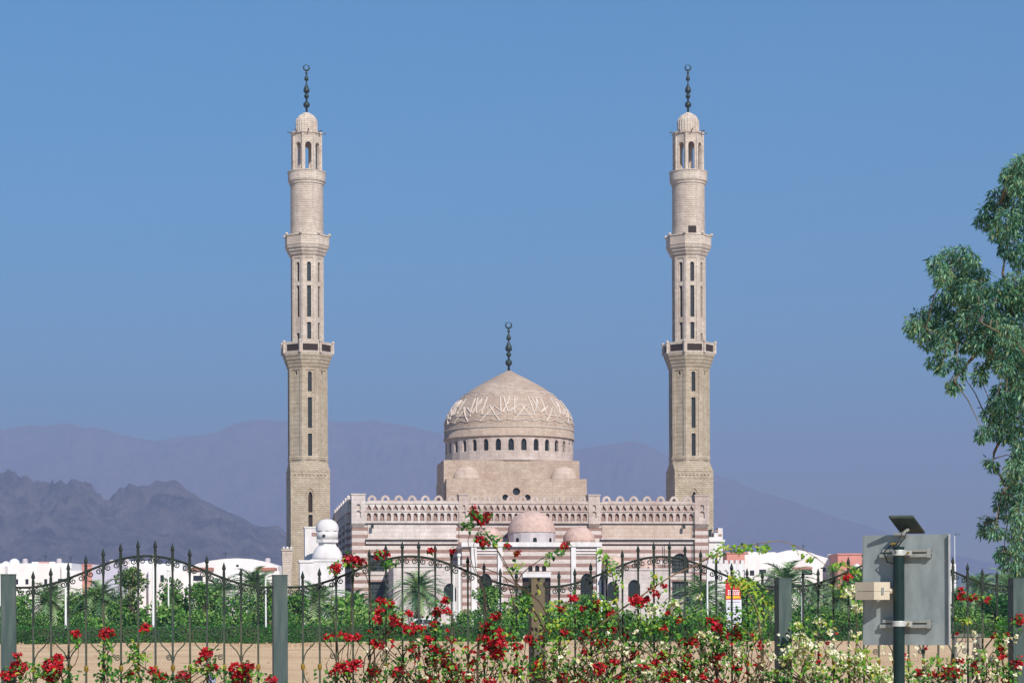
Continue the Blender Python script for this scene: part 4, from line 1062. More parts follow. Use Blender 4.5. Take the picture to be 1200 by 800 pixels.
TREES = [  # u, top v, Z, radius px, label
    (152, 656, 152, 22, 'tall open leafy tree whose top crosses the first fence arch', OLV, (0.45, 0.4, 0.15)),
    (236, 664, 156, 20, 'bushy green tree under the right half of the first arch', BSH, (0.45, 0.45, 0.1)),
    (205, 672, 158, 19, 'green tree between the two white lamp posts of the first panel', OLV, (0.4, 0.45, 0.15)),
    (318, 668, 150, 18, 'narrow green tree just left of the second fence post', OLV, (0.5, 0.4, 0.1)),
    (345, 690, 152, 20, 'low spreading tree right of the second fence post', BSH, (0.4, 0.5, 0.1)),
    (572, 684, 160, 20, 'soft green tree in front of the left porch window', BSH, (0.3, 0.5, 0.2)),
    (612, 690, 158, 20, 'dense green tree left of the brown fence post', BSH, (0.5, 0.4, 0.1)),
    (690, 694, 160, 18, 'rounded green tree below the right porch window', BSH, (0.4, 0.45, 0.15)),
    (880, 676, 156, 22, 'dark tree behind the red and white notice board', OLV, (0.55, 0.35, 0.1)),
    (1168, 700, 150, 26, 'very dark dense tree below the right end of the fence', HED, (0.75, 0.2, 0.05)),
    (20, 688, 156, 22, 'green tree just right of the first fence post', BSH, (0.4, 0.45, 0.15)),
    (86, 690, 158, 18, 'light green tree between the two left palms', BSH, (0.25, 0.45, 0.3)),
]
for u, v, Z, rp, lab, mats, w in TREES:
    s = Z/F; h = CAMH + (HOR-v)*s
    r = thing('garden_tree', ground(u, Z), lab, 'tree')
    bushy(r, h, rp*s, 13, 150, 0.17, mats, w, True, 0.3)
PALMS = [  # u, crown centre v, Z, crown radius px, label
    (118, 697, 158, 30, 'date palm in front of the shade tinted house wall'),
    (58, 702, 162, 28, 'date palm left of the first lamp post'),
    (298, 683, 165, 27, 'tall palm beside the long vaulted house'),
    (256, 694, 170, 25, 'palm left of the tall one by the vaulted house'),
    (372, 702, 160, 34, 'shaggy palm in front of the white turret base'),
    (415, 704, 168, 30, 'palm right of the turret at the mosque corner'),
    (491, 690, 172, 35, 'single palm with a bare brown trunk before the white annex'),
    (822, 700, 160, 32, 'grey green palm below the right mosque corner'),
    (856, 704, 168, 26, 'palm half hidden by the red and white notice board'),
    (921, 684, 160, 33, 'palm with an upright crown before the wavy roofed house'),
    (900, 708, 152, 27, 'low palm left of the fourth fence post'),
    (955, 696, 166, 30, 'palm between the wavy roofed house and the grey board'),
    (985, 702, 156, 32, 'broad palm just left of the grey board'),
    (1012, 690, 172, 28, 'palm behind the left edge of the grey board'),
    (1148, 690, 158, 36, 'wide palm right of the grey board'),
    (1120, 706, 168, 26, 'small palm beside the white post right of the board'),
    (1186, 694, 170, 26, 'palm behind the last fence post'),
]
pv = []
for k, (th, nf) in enumerate(((3.0, 46), (2.4, 54), (3.6, 40))):
    r = thing('date_palm', (0, 0, 0), PALMS[k][4], 'palm tree', 0, 'date palms in the gardens'); palm_parts(r, th, 2.3, nf); pv.append((r, th))
for i, (u, v, Z, rp, lab) in enumerate(PALMS):
    s = Z/F; sc_ = rp*s/2.15; root, th = pv[i % 3]
    zc = CAMH + (HOR-v)*s
    p = ground(u, Z); scl = (sc_, sc_, max(0.3, min(1.6, zc/th)) if zc/th > 0 else 0.4)
    # keep the crown round: scale evenly and set the height with the trunk's burial depth
    scl = sc_; p.z = zc - th*sc_
    if p.z > 0.0: p.z = 0.0; scl = zc/th
    if i < 3: o = root; o.location = p; o.rotation_euler.z = rnd.uniform(0, 6); o.scale = (scl,)*3; o['label'] = lab
    else: copy_tree(root, p, rnd.uniform(0, 6), lab, scl)

# ------------------------------------------------------------------ lamp posts, notice board, car, barrier
def lamp_post(u, v0, Z, label, kind='plain', r=0.075):
    t = thing('lamp_post', ground(u, Z), label, 'lamp post', 0, 'lamp posts in the gardens')
    s = Z/F; h = CAMH+(HOR-v0)*s
    p = MB(); p.tube([(0, 0, 0), (0, 0, h*0.5), (0, 0, h)], [r*1.25, r, r*0.85], 8); p.lathe([(r*2.2, 0), (r*2.2, 0.12), (r*1.3, 0.3)], 10); p.build('pole', M['white'], t)
    if kind == 'hook':
        a = MB(); a.tube([(0, 0, h)] + [(0.45-0.45*cos(k*pi/8), 0, h+0.45*sin(k*pi/8)*0.9) for k in range(1, 6)] + [(1.0, 0, h+0.28)], r*0.8, 6); a.build('arm', M['white'], t)
        b = MB(); b.box((0.8, -0.12, h+0.14), (1.35, 0.12, h+0.27)); b.build('lamp_head', M['white'], t)
    elif kind == 'flat':
        b = MB(); b.box((-0.5, -0.2, h), (0.3, 0.2, h+0.14)); b.frustum([(-0.4, -0.15, h-0.08), (0.0, -0.15, h-0.08), (0.0, 0.15, h-0.08), (-0.4, 0.15, h-0.08)], [(-0.5, -0.2, h-0.002), (0.2, -0.2, h-0.002), (0.2, 0.2, h-0.002), (-0.5, 0.2, h-0.002)]); b.build('lamp_head', M['bronze'], t)
    elif kind == 'small':
        b = MB(); b.tube([(0, 0, h), (0.15, 0, h+0.12), (0.5, 0, h+0.15)], 0.05, 5); b.frustum([(0.4, -0.1, h+0.1), (0.85, -0.12, h+0.08), (0.85, 0.12, h+0.08), (0.4, 0.1, h+0.1)], [(0.4, -0.06, h+0.2), (0.8, -0.06, h+0.17), (0.8, 0.06, h+0.17), (0.4, 0.06, h+0.2)]); b.build('lamp_head', M['bronze'], t)
    else:
        b = MB(); b.ball((0, 0, h+0.1), r*1.6, 8, 6); b.build('lamp_head', M['white'], t)
lamp_post(77, 678, 145, 'white lamp post with a dark flat head at the left', 'flat')
lamp_post(179.5, 652, 146, 'tall white lamp post before the tall leafy tree', 'plain', 0.085)
lamp_post(197.5, 668, 150, 'thin white lamp post right of the taller white one', 'plain', 0.06)
lamp_post(311.5, 678, 146, 'white lamp post with a hooked top by the second fence post', 'hook', 0.06)
lamp_post(532, 664, 150, 'white lamp post left of a thicker white twin by the porch', 'plain', 0.06)
lamp_post(538, 652, 150, 'thick tall white lamp post at the left end of the porch', 'plain', 0.1)
lamp_post(829, 668, 152, 'white lamp post before the right mosque corner', 'plain', 0.07)
lamp_post(705, 706, 148, 'short white post low among leaves under the porch', 'plain', 0.06)
lamp_post(940, 683, 148, 'pale lamp post among palms right of the fourth fence post', 'plain', 0.075)
lamp_post(1114, 664, 150, 'pale post just right of the grey board', 'plain', 0.06)
lamp_post(90, 690, 200, 'tiny lamp post with a dark head before a salmon house', 'small', 0.05)
lamp_post(1119, 629, 300, 'distant slim street lamp above the grey board in the sky', 'small', 0.06)
# notice board
NBZ = 140.5; nb = thing('notice_board', ground(860, NBZ), 'upright notice board, red and yellow above white panels', 'notice board'); s = NBZ/F
zz = lambda v: CAMH+(HOR-v)*s
xx = lambda u: (u-860)*s
q = MB(); q.box((xx(851), 0, zz(737)), (xx(869), 0.12, zz(703))); q.build('white_panel', M['paleblue'], nb)
q = MB(); q.box((xx(850.4), -0.02, zz(702.9)), (xx(868), 0.14, zz(680))); q.build('red_panel', M['red'], nb)
q = MB(); q.box((xx(851), -0.035, zz(701.6)), (xx(867.4), -0.021, zz(699.0))); q.build('yellow_stripe', M['yellow'], nb)
q = MB()
for k, v in enumerate((692.5, 695, 697)):
    x = 853
    while x < 866: w = rnd.uniform(1.0, 2.4); q.box((xx(x), -0.034, zz(v+0.8)), (xx(min(x+w, 866.5)), -0.022, zz(v-0.6))); x += w+0.7
q.build('lettering', M['white'], nb)
q = MB()
for v in (706, 712, 718, 724, 729):
    x = 853
    while x < 867: w = rnd.uniform(0.8, 2.4); q.box((xx(x), -0.012, zz(v+0.35)), (xx(min(x+w, 867.5)), -0.002, zz(v-0.25))); x += w+0.6
for v in (714.8, 727.5): q.box((xx(851.2), -0.014, zz(v+0.25)), (xx(868.8), -0.002, zz(v-0.25)))
q.build('lettering', M['ink'], nb)
for x in (853.5, 866.5):
    q = MB(); q.box((xx(x)-0.05, 0.03, 0), (xx(x)+0.05, 0.11, zz(737)-0.002)); q.build('leg', M['bronze'], nb)
# parked car
cr_ = thing('parked_car', ground(492, 171.5) + Vector((0, 0, 0.18)), 'white parked car behind the hedge below the single palm', 'car', 0)
def hull(stations, mat, name, parent):
    b = MB(); rings = []
    for x, w, z0, z1, ch in stations:
        rings.append([(x, -w+ch, z0), (x, w-ch, z0), (x, w, z0+ch), (x, w, z1-ch), (x, w-ch, z1), (x, -w+ch, z1), (x, -w, z1-ch), (x, -w, z0+ch)])
    vv = [p for r_ in rings for p in r_]; nr = len(rings)
    fs = [(k*8+i, k*8+(i+1) % 8, (k+1)*8+(i+1) % 8, (k+1)*8+i) for k in range(nr-1) for i in range(8)] + [tuple(range(7, -1, -1)), tuple((nr-1)*8+i for i in range(8))]
    b.add(vv, fs); return b.build(name, mat, parent, False)
M['carpaint'] = plain('car_paint', (0.80, 0.80, 0.82), 0.25, var=0.02, spec=0.6)
hull([(-2.2, 0.70, 0.35, 0.72, 0.1), (-2.0, 0.82, 0.22, 0.86, 0.1), (-1.0, 0.86, 0.2, 0.92, 0.1), (0.9, 0.86, 0.2, 0.95, 0.1), (2.0, 0.82, 0.22, 0.95, 0.1), (2.2, 0.72, 0.35, 0.85, 0.1)], M['carpaint'], 'body', cr_)
hull([(-1.05, 0.72, 0.91, 0.95, 0.02), (-0.35, 0.64, 0.91, 1.36, 0.08), (0.2, 0.63, 0.91, 1.43, 0.09), (1.0, 0.63, 0.91, 1.38, 0.09), (1.75, 0.70, 0.91, 0.98, 0.03)], M['carpaint'], 'cabin', cr_)
q = MB(); q.add([(-0.62, -0.70, 0.97), (0.25, -0.745, 0.97), (0.25, -0.668, 1.32), (-0.22, -0.668, 1.28)], [(0, 1, 2, 3)]); q.build('side_window', M['glass'], cr_)
q = MB(); q.add([(0.33, -0.745, 0.97), (1.35, -0.72, 0.97), (1.0, -0.668, 1.28), (0.33, -0.668, 1.32)], [(0, 1, 2, 3)]); q.build('side_window', M['glass'], cr_)
for x in (-1.4, 1.35):
    for y in (-0.78, 0.78):
        q = MB(); T = Matrix.Translation((x, y, 0.31)) @ Matrix.Rotation(R(90), 4, 'X'); w_ = MB(); w_.lathe([(0.2, -0.1), (0.31, -0.1), (0.31, 0.1), (0.2, 0.1)], 18)
        q.add([T @ Vector(p) for p in w_.v], w_.f); wh = q.build('wheel', M['black'], cr_)
        q = MB(); w_ = MB(); w_.lathe([(0.01, -0.105), (0.2, -0.105), (0.2, 0.105), (0.01, 0.105)], 14); q.add([T @ Vector(p) for p in w_.v], w_.f); q.build('rim', M['clamp'], wh)
# trestle barrier on the sand at the right
BZ = 46.0; tb = thing('trestle_barrier', ground(1131, BZ), 'grey wooden trestle with splayed legs on the sand right of the board', 'barrier'); s = BZ/F
q = MB(); q.box(((1113-1131)*s, -0.06, CAMH+(HOR-748)*s), ((1153-1131)*s, 0.06, CAMH+(HOR-744)*s)); q.build('plank', M['wood'], tb)
zt_ = CAMH+(HOR-748)*s
for u, du in ((1119, -1), (1146, 1)):
    for dy in (-0.35, 0.35):
        q = MB(); q.tube([((u-1131)*s, 0, zt_), ((u+du*5-1131)*s, dy, 0)], 0.045, 5); q.build('leg', M['wood'], tb)
q = MB(); q.add([((1121-1131)*s, 0.08, zt_-0.1), ((1144-1131)*s, 0.08, zt_-0.1), ((1150-1131)*s, 0.3, 0.25), ((1117-1131)*s, 0.3, 0.25)], [(0, 1, 2, 3)])
q.add([((1121-1131)*s, 0.10, zt_-0.1), ((1144-1131)*s, 0.10, zt_-0.1), ((1150-1131)*s, 0.32, 0.25), ((1117-1131)*s, 0.32, 0.25)], [(0, 1, 2, 3)]); q.build('cloth', M['cream'], tb)

# ------------------------------------------------------------------ the iron fence
FL = 2.1; FA, FP = 0.0258, 310.2
FZ0 = FL/math.hypot(FA, FP/F); FTH = math.atan2(FA, FP/F); FX0 = -590/F*FZ0
def fk(u): return (u-600+590)/(FP-(u-600)*FA)
def Zf(u): return FZ0*(1+fk(u)*FA)
def fpos(k): return Vector((FX0+k*FL*cos(FTH), FZ0+k*FL*sin(FTH), 0))
FSC = F/FZ0
B0, B1 = fk(39)*FL, fk(302.4)*FL; GAP = (B1-B0)/13
ZR0, ZR1 = 2.2+29/150.3, 2.2+65.5/148.7
def rail_z(x):
    t = (x-0.055*FL)/(0.90*FL)
    return ZR0 if t <= 0 or t >= 1 else ZR0 + (ZR1-ZR0)*(0.5-0.5*cos(2*pi*t))
def spiral(cx, cz, r0, r1, a0, turns, y=0.0, n=18):
    return [(cx + (r0+(r1-r0)*i/n)*cos(a0+2*pi*turns*i/n), y, cz + (r0+(r1-r0)*i/n)*sin(a0+2*pi*turns*i/n)) for i in range(n+1)]
FENCE_LAB = ['arched iron fence panel in front of the white houses and hills at the left',
             'arched iron fence panel below the left minaret and the single palm',
             'arched iron fence panel overgrown by red flowers below the right minaret',
             'arched iron fence panel behind the grey board with its pole']
fp = thing('iron_fence', fpos(0), FENCE_LAB[0], 'fence', FTH, 'arched fence panels')
ZK, ZSC, ZTJ = 2.2-66/149, 2.2-24/149, 2.2-57/149
bar_me = None
for i in range(14):
    x = B0+GAP*i; zr = rail_z(x); jx = rnd.uniform(-.006, .006)
    b = MB()
    b.tube([(x+jx, 0, 0.1), (x, 0, zr-0.30)], 0.0105, 4); b.tube([(x, 0, zr-0.30), (x, 0, zr-0.10), (x, 0, zr-0.06)], [0.0105, 0.0105, 0.0145], 4); b.tube([(x, 0, zr-0.06), (x, 0, zr+0.045)], 0.0145, 4)
    b.m = [0]*6 + [1]*(len(b.m)-6)
    bo = b.build('bar', [M['ironlow'], M['iron']], fp)
    t = MB(); t.lathe([(0.008, zr+0.045), (0.012, zr+0.05), (0.008, zr+0.058), (0.010, zr+0.062), (0.0165, zr+0.076), (0.012, zr+0.095), (0.005, zr+0.115), (0.001, zr+0.128)], 8, (x, 0), 0, 0, caps=False); t.build('spear_tip', M['iron'], bo)
    t = MB(); t.lathe([(0.011, ZK-0.025), (0.017, ZK-0.012), (0.017, ZK+0.012), (0.011, ZK+0.025)], 8, (x, 0)); t.build('knob', M['knob'], bo)
t = MB(); n = 60; xs0, xs1 = 0.055, FL-0.055
t.tube([(xs0+(xs1-xs0)*i/n, 0, rail_z(xs0+(xs1-xs0)*i/n)) for i in range(n+1)], 0.0095, 6); t.build('top_rail', M['iron'], fp)
t = MB(); t.box((0.055, -0.02, 0.14), (FL-0.055, 0.02, 0.18)); t.build('bottom_rail', M['ironlow'], fp)
for i in range(-1, 14):
    xa = B0+GAP*i; xb = xa+GAP
    xa, xb = max(xa, 0.06), min(xb, FL-0.06)
    if xb-xa < 0.07: continue
    t = MB()
    for xc, sg in ((xa+0.036, 1), (xb-0.036, -1)):
        zc = rail_z(xc)-0.036; pts = spiral(0, 0, 0.026, 0.006, pi*0.5, 1.45)
        t.tube([(xc+sg*p[0], 0, zc+p[2]) for p in pts], 0.0048, 5)
    t.build('rail_scroll', M['iron'], fp)
    if 0 <= i < 13:
        for q in (1, -1):
            t = MB(); sg = 1 if i % 2 else -1
            zz = lambda z: z if q == 1 else 2*ZK - z
            xm = (xa+xb)/2; r = 0.052
            pts = spiral(0, 0, 0.006, r, 0.4, 1.55)
            e = pts[-1]
            far = [(e[0]-0.0, e[2]-0.055), (0.028, -0.13), (0.056, -0.20), (0.060, -0.232)]
            pts2 = [(p[0], p[2]) for p in pts] + [(-0.045, -0.055), (-0.015, -0.105), (0.030, -0.150), (0.055, -0.195), (0.060, -0.232)]
            t.tube([(xm+sg*a, 0.004*q, zz(ZSC+c)) for a, c in pts2], 0.0052, 5)
            t.build('large_scroll', M['ironlow'], fp)
        if i % 3 == 1:
            t = MB(); pts = spiral(0, 0, 0.025, 0.005, pi*0.25, 1.5)
            t.tube([(xb-0.028+p[0], 0.003, ZTJ+0.02+p[2]) for p in pts], 0.0045, 5); t.build('small_scroll', M['ironlow'], fp)
for k in range(1, 4): copy_tree(fp, fpos(k), FTH, FENCE_LAB[k])
POSTS = [(10, 670, 'grey green steel fence post at the left edge', 'post'), (328, 672, 'grey green steel fence post left of the left minaret base', 'post'), (629, 677, 'rust brown fence post in front of the porch door', 'postbrown'),
         (917.5, 678, 'grey green steel fence post below the wavy roofed house', 'post'), (1191.5, 679, 'grey green steel fence post at the right edge by the gum tree', 'post')]
for k, (u, v, lab, mt) in enumerate(POSTS):
    p = fpos(fk(u)); sc_ = F/p.y; h = 2.2+(HOR-v)/sc_
    r = thing('fence_post', p, lab, 'fence post', FTH+R(rnd.uniform(-2, 2)), 'steel fence posts')
    b = MB(); w = 0.056
    b.box((-w, -w, 0), (w, w, h-0.008))
    b.build('shaft', M[mt], r)
    b = MB(); b.box((-w-0.003, -w-0.003, h-0.007), (w+0.003, w+0.003, h)); b.build('cap', M[mt], r)
pl = thing('fence_plinth', fpos(0), 'low concrete kerb under the iron fence', 'kerb', FTH)
b = MB(); b.box((-2, -0.1, -0.2), (4*FL+2, 0.1, 0.1)); b.build('kerb_stone', M['paving'], pl)

# ------------------------------------------------------------------ bougainvillea
def leaf6(mb, p, d, up, l, w, mat, fold=0.25, curl=0.15):
    d = d.normalized(); q = d.cross(up)
    if q.length < 1e-3: q = d.orthogonal()
    q.normalize(); nr = q.cross(d)
    mid1, mid2, tip = p + d*l*0.35, p + d*l*0.72 - nr*l*curl*0.4, p + d*l - nr*l*curl
    a1, a2 = mid1 + q*w*0.5 + nr*w*fold, mid2 + q*w*0.36 + nr*w*fold*0.8
    b1, b2 = mid1 - q*w*0.5 + nr*w*fold, mid2 - q*w*0.36 + nr*w*fold*0.8
    mb.add([p, a1, a2, tip, b2, b1, mid1, mid2], [(0, 6, 1), (1, 6, 7, 2), (2, 7, 3), (0, 5, 6), (5, 4, 7, 6), (4, 3, 7)], mat)
def Pf(u, v, off): return at(u, v, Zf(u)-off)
RED = '''125,742,9 88,743,6 170,736,6 22,782,11 62,780,12 68,772,7 60,792,10 20,768,5 8,792,8 241,766,9 248,781,7 280,785,12 292,781,7 283,796,12 232,774,4 186,791,9 215,793,9 178,785,5 318,797,7 152,790,5
394,666,8 414,657,9 406,656,7 424,659,5 443,651,7 452,648,5 446,704,6 457,707,6 445,716,7 443,726,6 464,729,8 461,724,5 478,719,5 506,644,4 531,645,4 522,704,5 513,717,7 509,731,5 481,737,9 493,736,6 386,746,6 400,744,5 408,747,6 419,746,5 439,754,7 446,755,6 482,759,6 490,768,4 407,782,10 398,780,6 419,777,7 466,786,8 502,797,9 511,760,7 502,748,6 533,784,9 525,780,8 520,766,6 438,786,8 392,788,6
557,604,8 565,609,8 572,603,5 554,594,3 562,633,7 568,636,6 595,640,4 606,648,5 662,639,6 580,722,7 570,734,8 580,740,10 586,752,10 573,755,9 583,764,9 566,748,7 622,749,8 606,758,6 630,780,9 660,795,9 682,803,10 660,741,5 671,701,6 657,713,6 683,713,4 697,715,4 715,719,7 706,754,5 681,749,3 518,777,6 506,774,8 524,716,5 548,795,6 573,800,8 603,786,6 530,800,7 556,776,5
698,707,6 745,704,9 750,707,8 757,702,5 770,696,5 764,689,4 778,687,4 783,718,4 777,737,6 797,726,5 835,728,8 840,735,8 851,744,7 864,737,6 864,746,7 701,753,7 711,753,6 702,783,9 720,775,6 726,794,7 777,768,8 768,777,6 806,771,6 806,781,7 781,793,9 790,793,8 801,753,6 813,752,7 835,771,8 845,768,6 841,782,6 862,784,5 823,793,5 743,766,5 688,738,5 685,764,4 717,737,6 734,744,4 756,782,5
993,676,6 865,784,5 891,780,5 891,757,4 876,790,4 1127,699,7 1141,700,6 1158,703,5 1127,690,3 1194,725,8 1191,778,8 1111,782,6 1122,788,8 1109,791,7 1077,787,6 1098,790,5 1141,778,5 1145,788,4 1174,768,6 1174,759,4 1124,774,5 1164,745,4 1179,797,6'''
WHITE = '''765,714,7 790,708,5 826,746,9 761,789,10 747,777,7 732,760,7 777,757,7 824,764,6 837,753,5 820,700,3 937,748,9 930,764,11 919,774,6 946,755,7 975,766,8 961,728,7 984,775,6 887,738,6 934,732,5 995,694,8 1006,712,7 883,798,6 955,757,6 948,775,8 1001,746,4 1006,786,7 1040,795,7 1085,783,5 1164,774,7 985,771,8 1006,770,7 1025,784,8 962,786,7 920,790,6 904,770,5 1060,790,5 1070,796,5 1150,766,5 702,790,5 800,765,6 790,782,6 712,764,5 850,758,5 850,775,6 815,790,6 745,795,6 676,775,4 655,770,4 900,752,4 1000,690,5 870,765,5'''
# leaf zones: u, v, half widths, count, tone weights index
ZONES = [(28,786,24,14,60,0),(70,790,26,10,40,0),(124,766,9,18,45,0),(128,790,16,9,40,0),(156,768,8,18,40,1),(168,769,8,5,16,2),(160,790,14,8,36,0),(230,784,12,5,26,2),(256,786,14,8,26,0),(196,795,24,6,40,0),(290,792,26,8,40,0),(250,770,5,10,10,0),(90,752,4,9,10,0),
 (405,662,12,5,12,0),(461,659,7,5,14,1),(452,660,10,5,10,0),(420,790,50,11,110,0),(465,782,30,16,90,0),(452,720,14,20,36,0),(440,745,18,12,22,0),(482,748,20,18,46,0),(500,790,26,12,90,0),(514,735,16,28,50,0),(510,765,24,18,60,0),(540,770,24,22,110,1),(545,792,30,10,90,0),
 (549,616,8,6,20,0),(556,606,10,9,14,0),(577,633,9,6,26,0),(566,625,7,5,12,0),(653,647,9,6,20,0),(641,655,4,8,9,1),(607,662,5,5,9,2),(599,668,4,8,7,2),(630,688,4,5,5,3),
 (600,730,13,32,70,1),(617,706,9,16,26,1),(590,772,26,24,120,1),(575,745,16,24,36,0),(650,738,22,34,120,2),(655,729,8,9,22,3),(648,765,26,28,130,1),(620,785,36,15,140,1),(660,785,30,15,130,0),(672,720,14,18,40,0),(698,715,24,12,80,1),(692,738,26,22,120,0),(705,705,16,8,30,1),
 (706,650,8,7,13,2),(713,661,8,9,16,2),(724,668,5,6,8,2),(724,690,7,22,26,1),(768,676,6,9,14,2),(738,735,50,24,250,0),(760,730,18,14,60,2),(800,738,46,20,210,0),(790,718,22,14,60,1),(720,775,50,22,230,1),(780,775,50,22,230,1),(830,775,40,22,190,0),(750,795,80,7,150,1),(826,716,14,12,26,0),(860,725,18,16,60,0),(845,752,26,12,70,0),
 (869,682,15,7,62,3),(858,676,10,6,16,2),(880,690,12,10,30,2),(893,706,13,16,50,2),(886,730,18,18,60,1),(877,766,24,24,110,1),(905,792,24,7,110,0),(935,770,28,22,90,2),(944,736,20,12,36,2),(968,730,10,10,20,2),(975,785,36,12,110,2),(960,796,50,5,120,0),(1005,775,24,16,70,2),(1030,790,22,10,60,2),(985,690,12,12,26,1),(1000,670,10,6,26,2),(985,661,8,5,16,2),(975,668,6,5,10,1),(1010,765,10,6,16,3),(1009,700,6,16,22,1),
 (838,650,9,6,18,2),(848,641,6,6,12,2),(862,643,9,5,24,2),(876,641,9,5,24,2),(894,641,8,5,24,2),(931,643,3,4,5,2),(942,650,4,3,6,2),(950,654,4,3,7,2),
 (1129,726,9,3,16,3),(1143,700,12,4,12,0),(1080,792,30,8,90,1),(1120,785,24,13,80,0),(1155,778,22,18,110,1),(1172,745,9,24,70,0),(1180,790,16,10,60,1),(1192,735,6,14,16,0),(1100,775,16,8,26,2),(1060,782,14,8,24,2)]
TONE = [(0.5, 0.4, 0.09, 0.01), (0.25, 0.45, 0.25, 0.05), (0.08, 0.32, 0.50, 0.10), (0.03, 0.15, 0.47, 0.35)]
PLANTS = [(-40, 102, 'red bougainvillea at the foot of the leftmost fence post'), (102, 200, 'slender red bougainvillea with one bloom below the middle of the first arch'),
          (200, 330, 'low red bougainvillea left of the second fence post'), (330, 428, 'sparse red bougainvillea whose high sprays cross the white turret'),
          (428, 474, 'red bougainvillea climbing the bars left of the single palm'), (474, 544, 'red bougainvillea spread over the bars below the single palm'),
          (544, 628, 'bougainvillea with the largest red cluster left of the rust brown post'), (628, 735, 'leafy yellow green bougainvillea around the rust brown post'),
          (735, 822, 'dense red and white bougainvillea under the third fence arch'), (822, 905, 'red bougainvillea with pale leaves by the red notice board'),
          (905, 1050, 'white flowering bougainvillea between the fourth post and the grey board'), (1050, 1260, 'red bougainvillea below and right of the grey board')]
def parse(t): return [tuple(float(x) for x in q.split(',')) for q in t.split()]
reds, whites = parse(RED), parse(WHITE)
def flower_cluster(mb, c, rad, mats_w, n, size):
    for i in range(n):
        v = rvec(); p = c + Vector((v.x*rad*1.1, v.y*rad*0.9, v.z*rad*0.85))
        ax = (rvec() + Vector((0.1, -0.5, 0.35))).normalized(); q = ax.orthogonal().normalized(); w = ax.cross(q); mt = pick(mats_w); a0 = rnd.uniform(0, 6)
        for k in range(3):
            a = a0 + k*2.094
            leaf6(mb, p, q*cos(a) + w*sin(a) + ax*0.55, ax, size*rnd.uniform(0.8, 1.15), size*0.85, mt, 0.18, 0.1)
def vine_stem(mb, a, b, r0, r1, wob=0.06, n=7):
    pts = []
    for i in range(n+1):
        t = i/n; p = a.lerp(b, t) + Vector((noise.noise((a.x*3+t*2.2, b.z*5, 1.0)), 0.5*noise.noise((b.x*3, t*2.5, 7.0)), 0))*wob*4*t*(1-t)*2.2
        pts.append(p)
    mb.tube(pts, [r0+(r1-r0)*i/n for i in range(n+1)], 5)
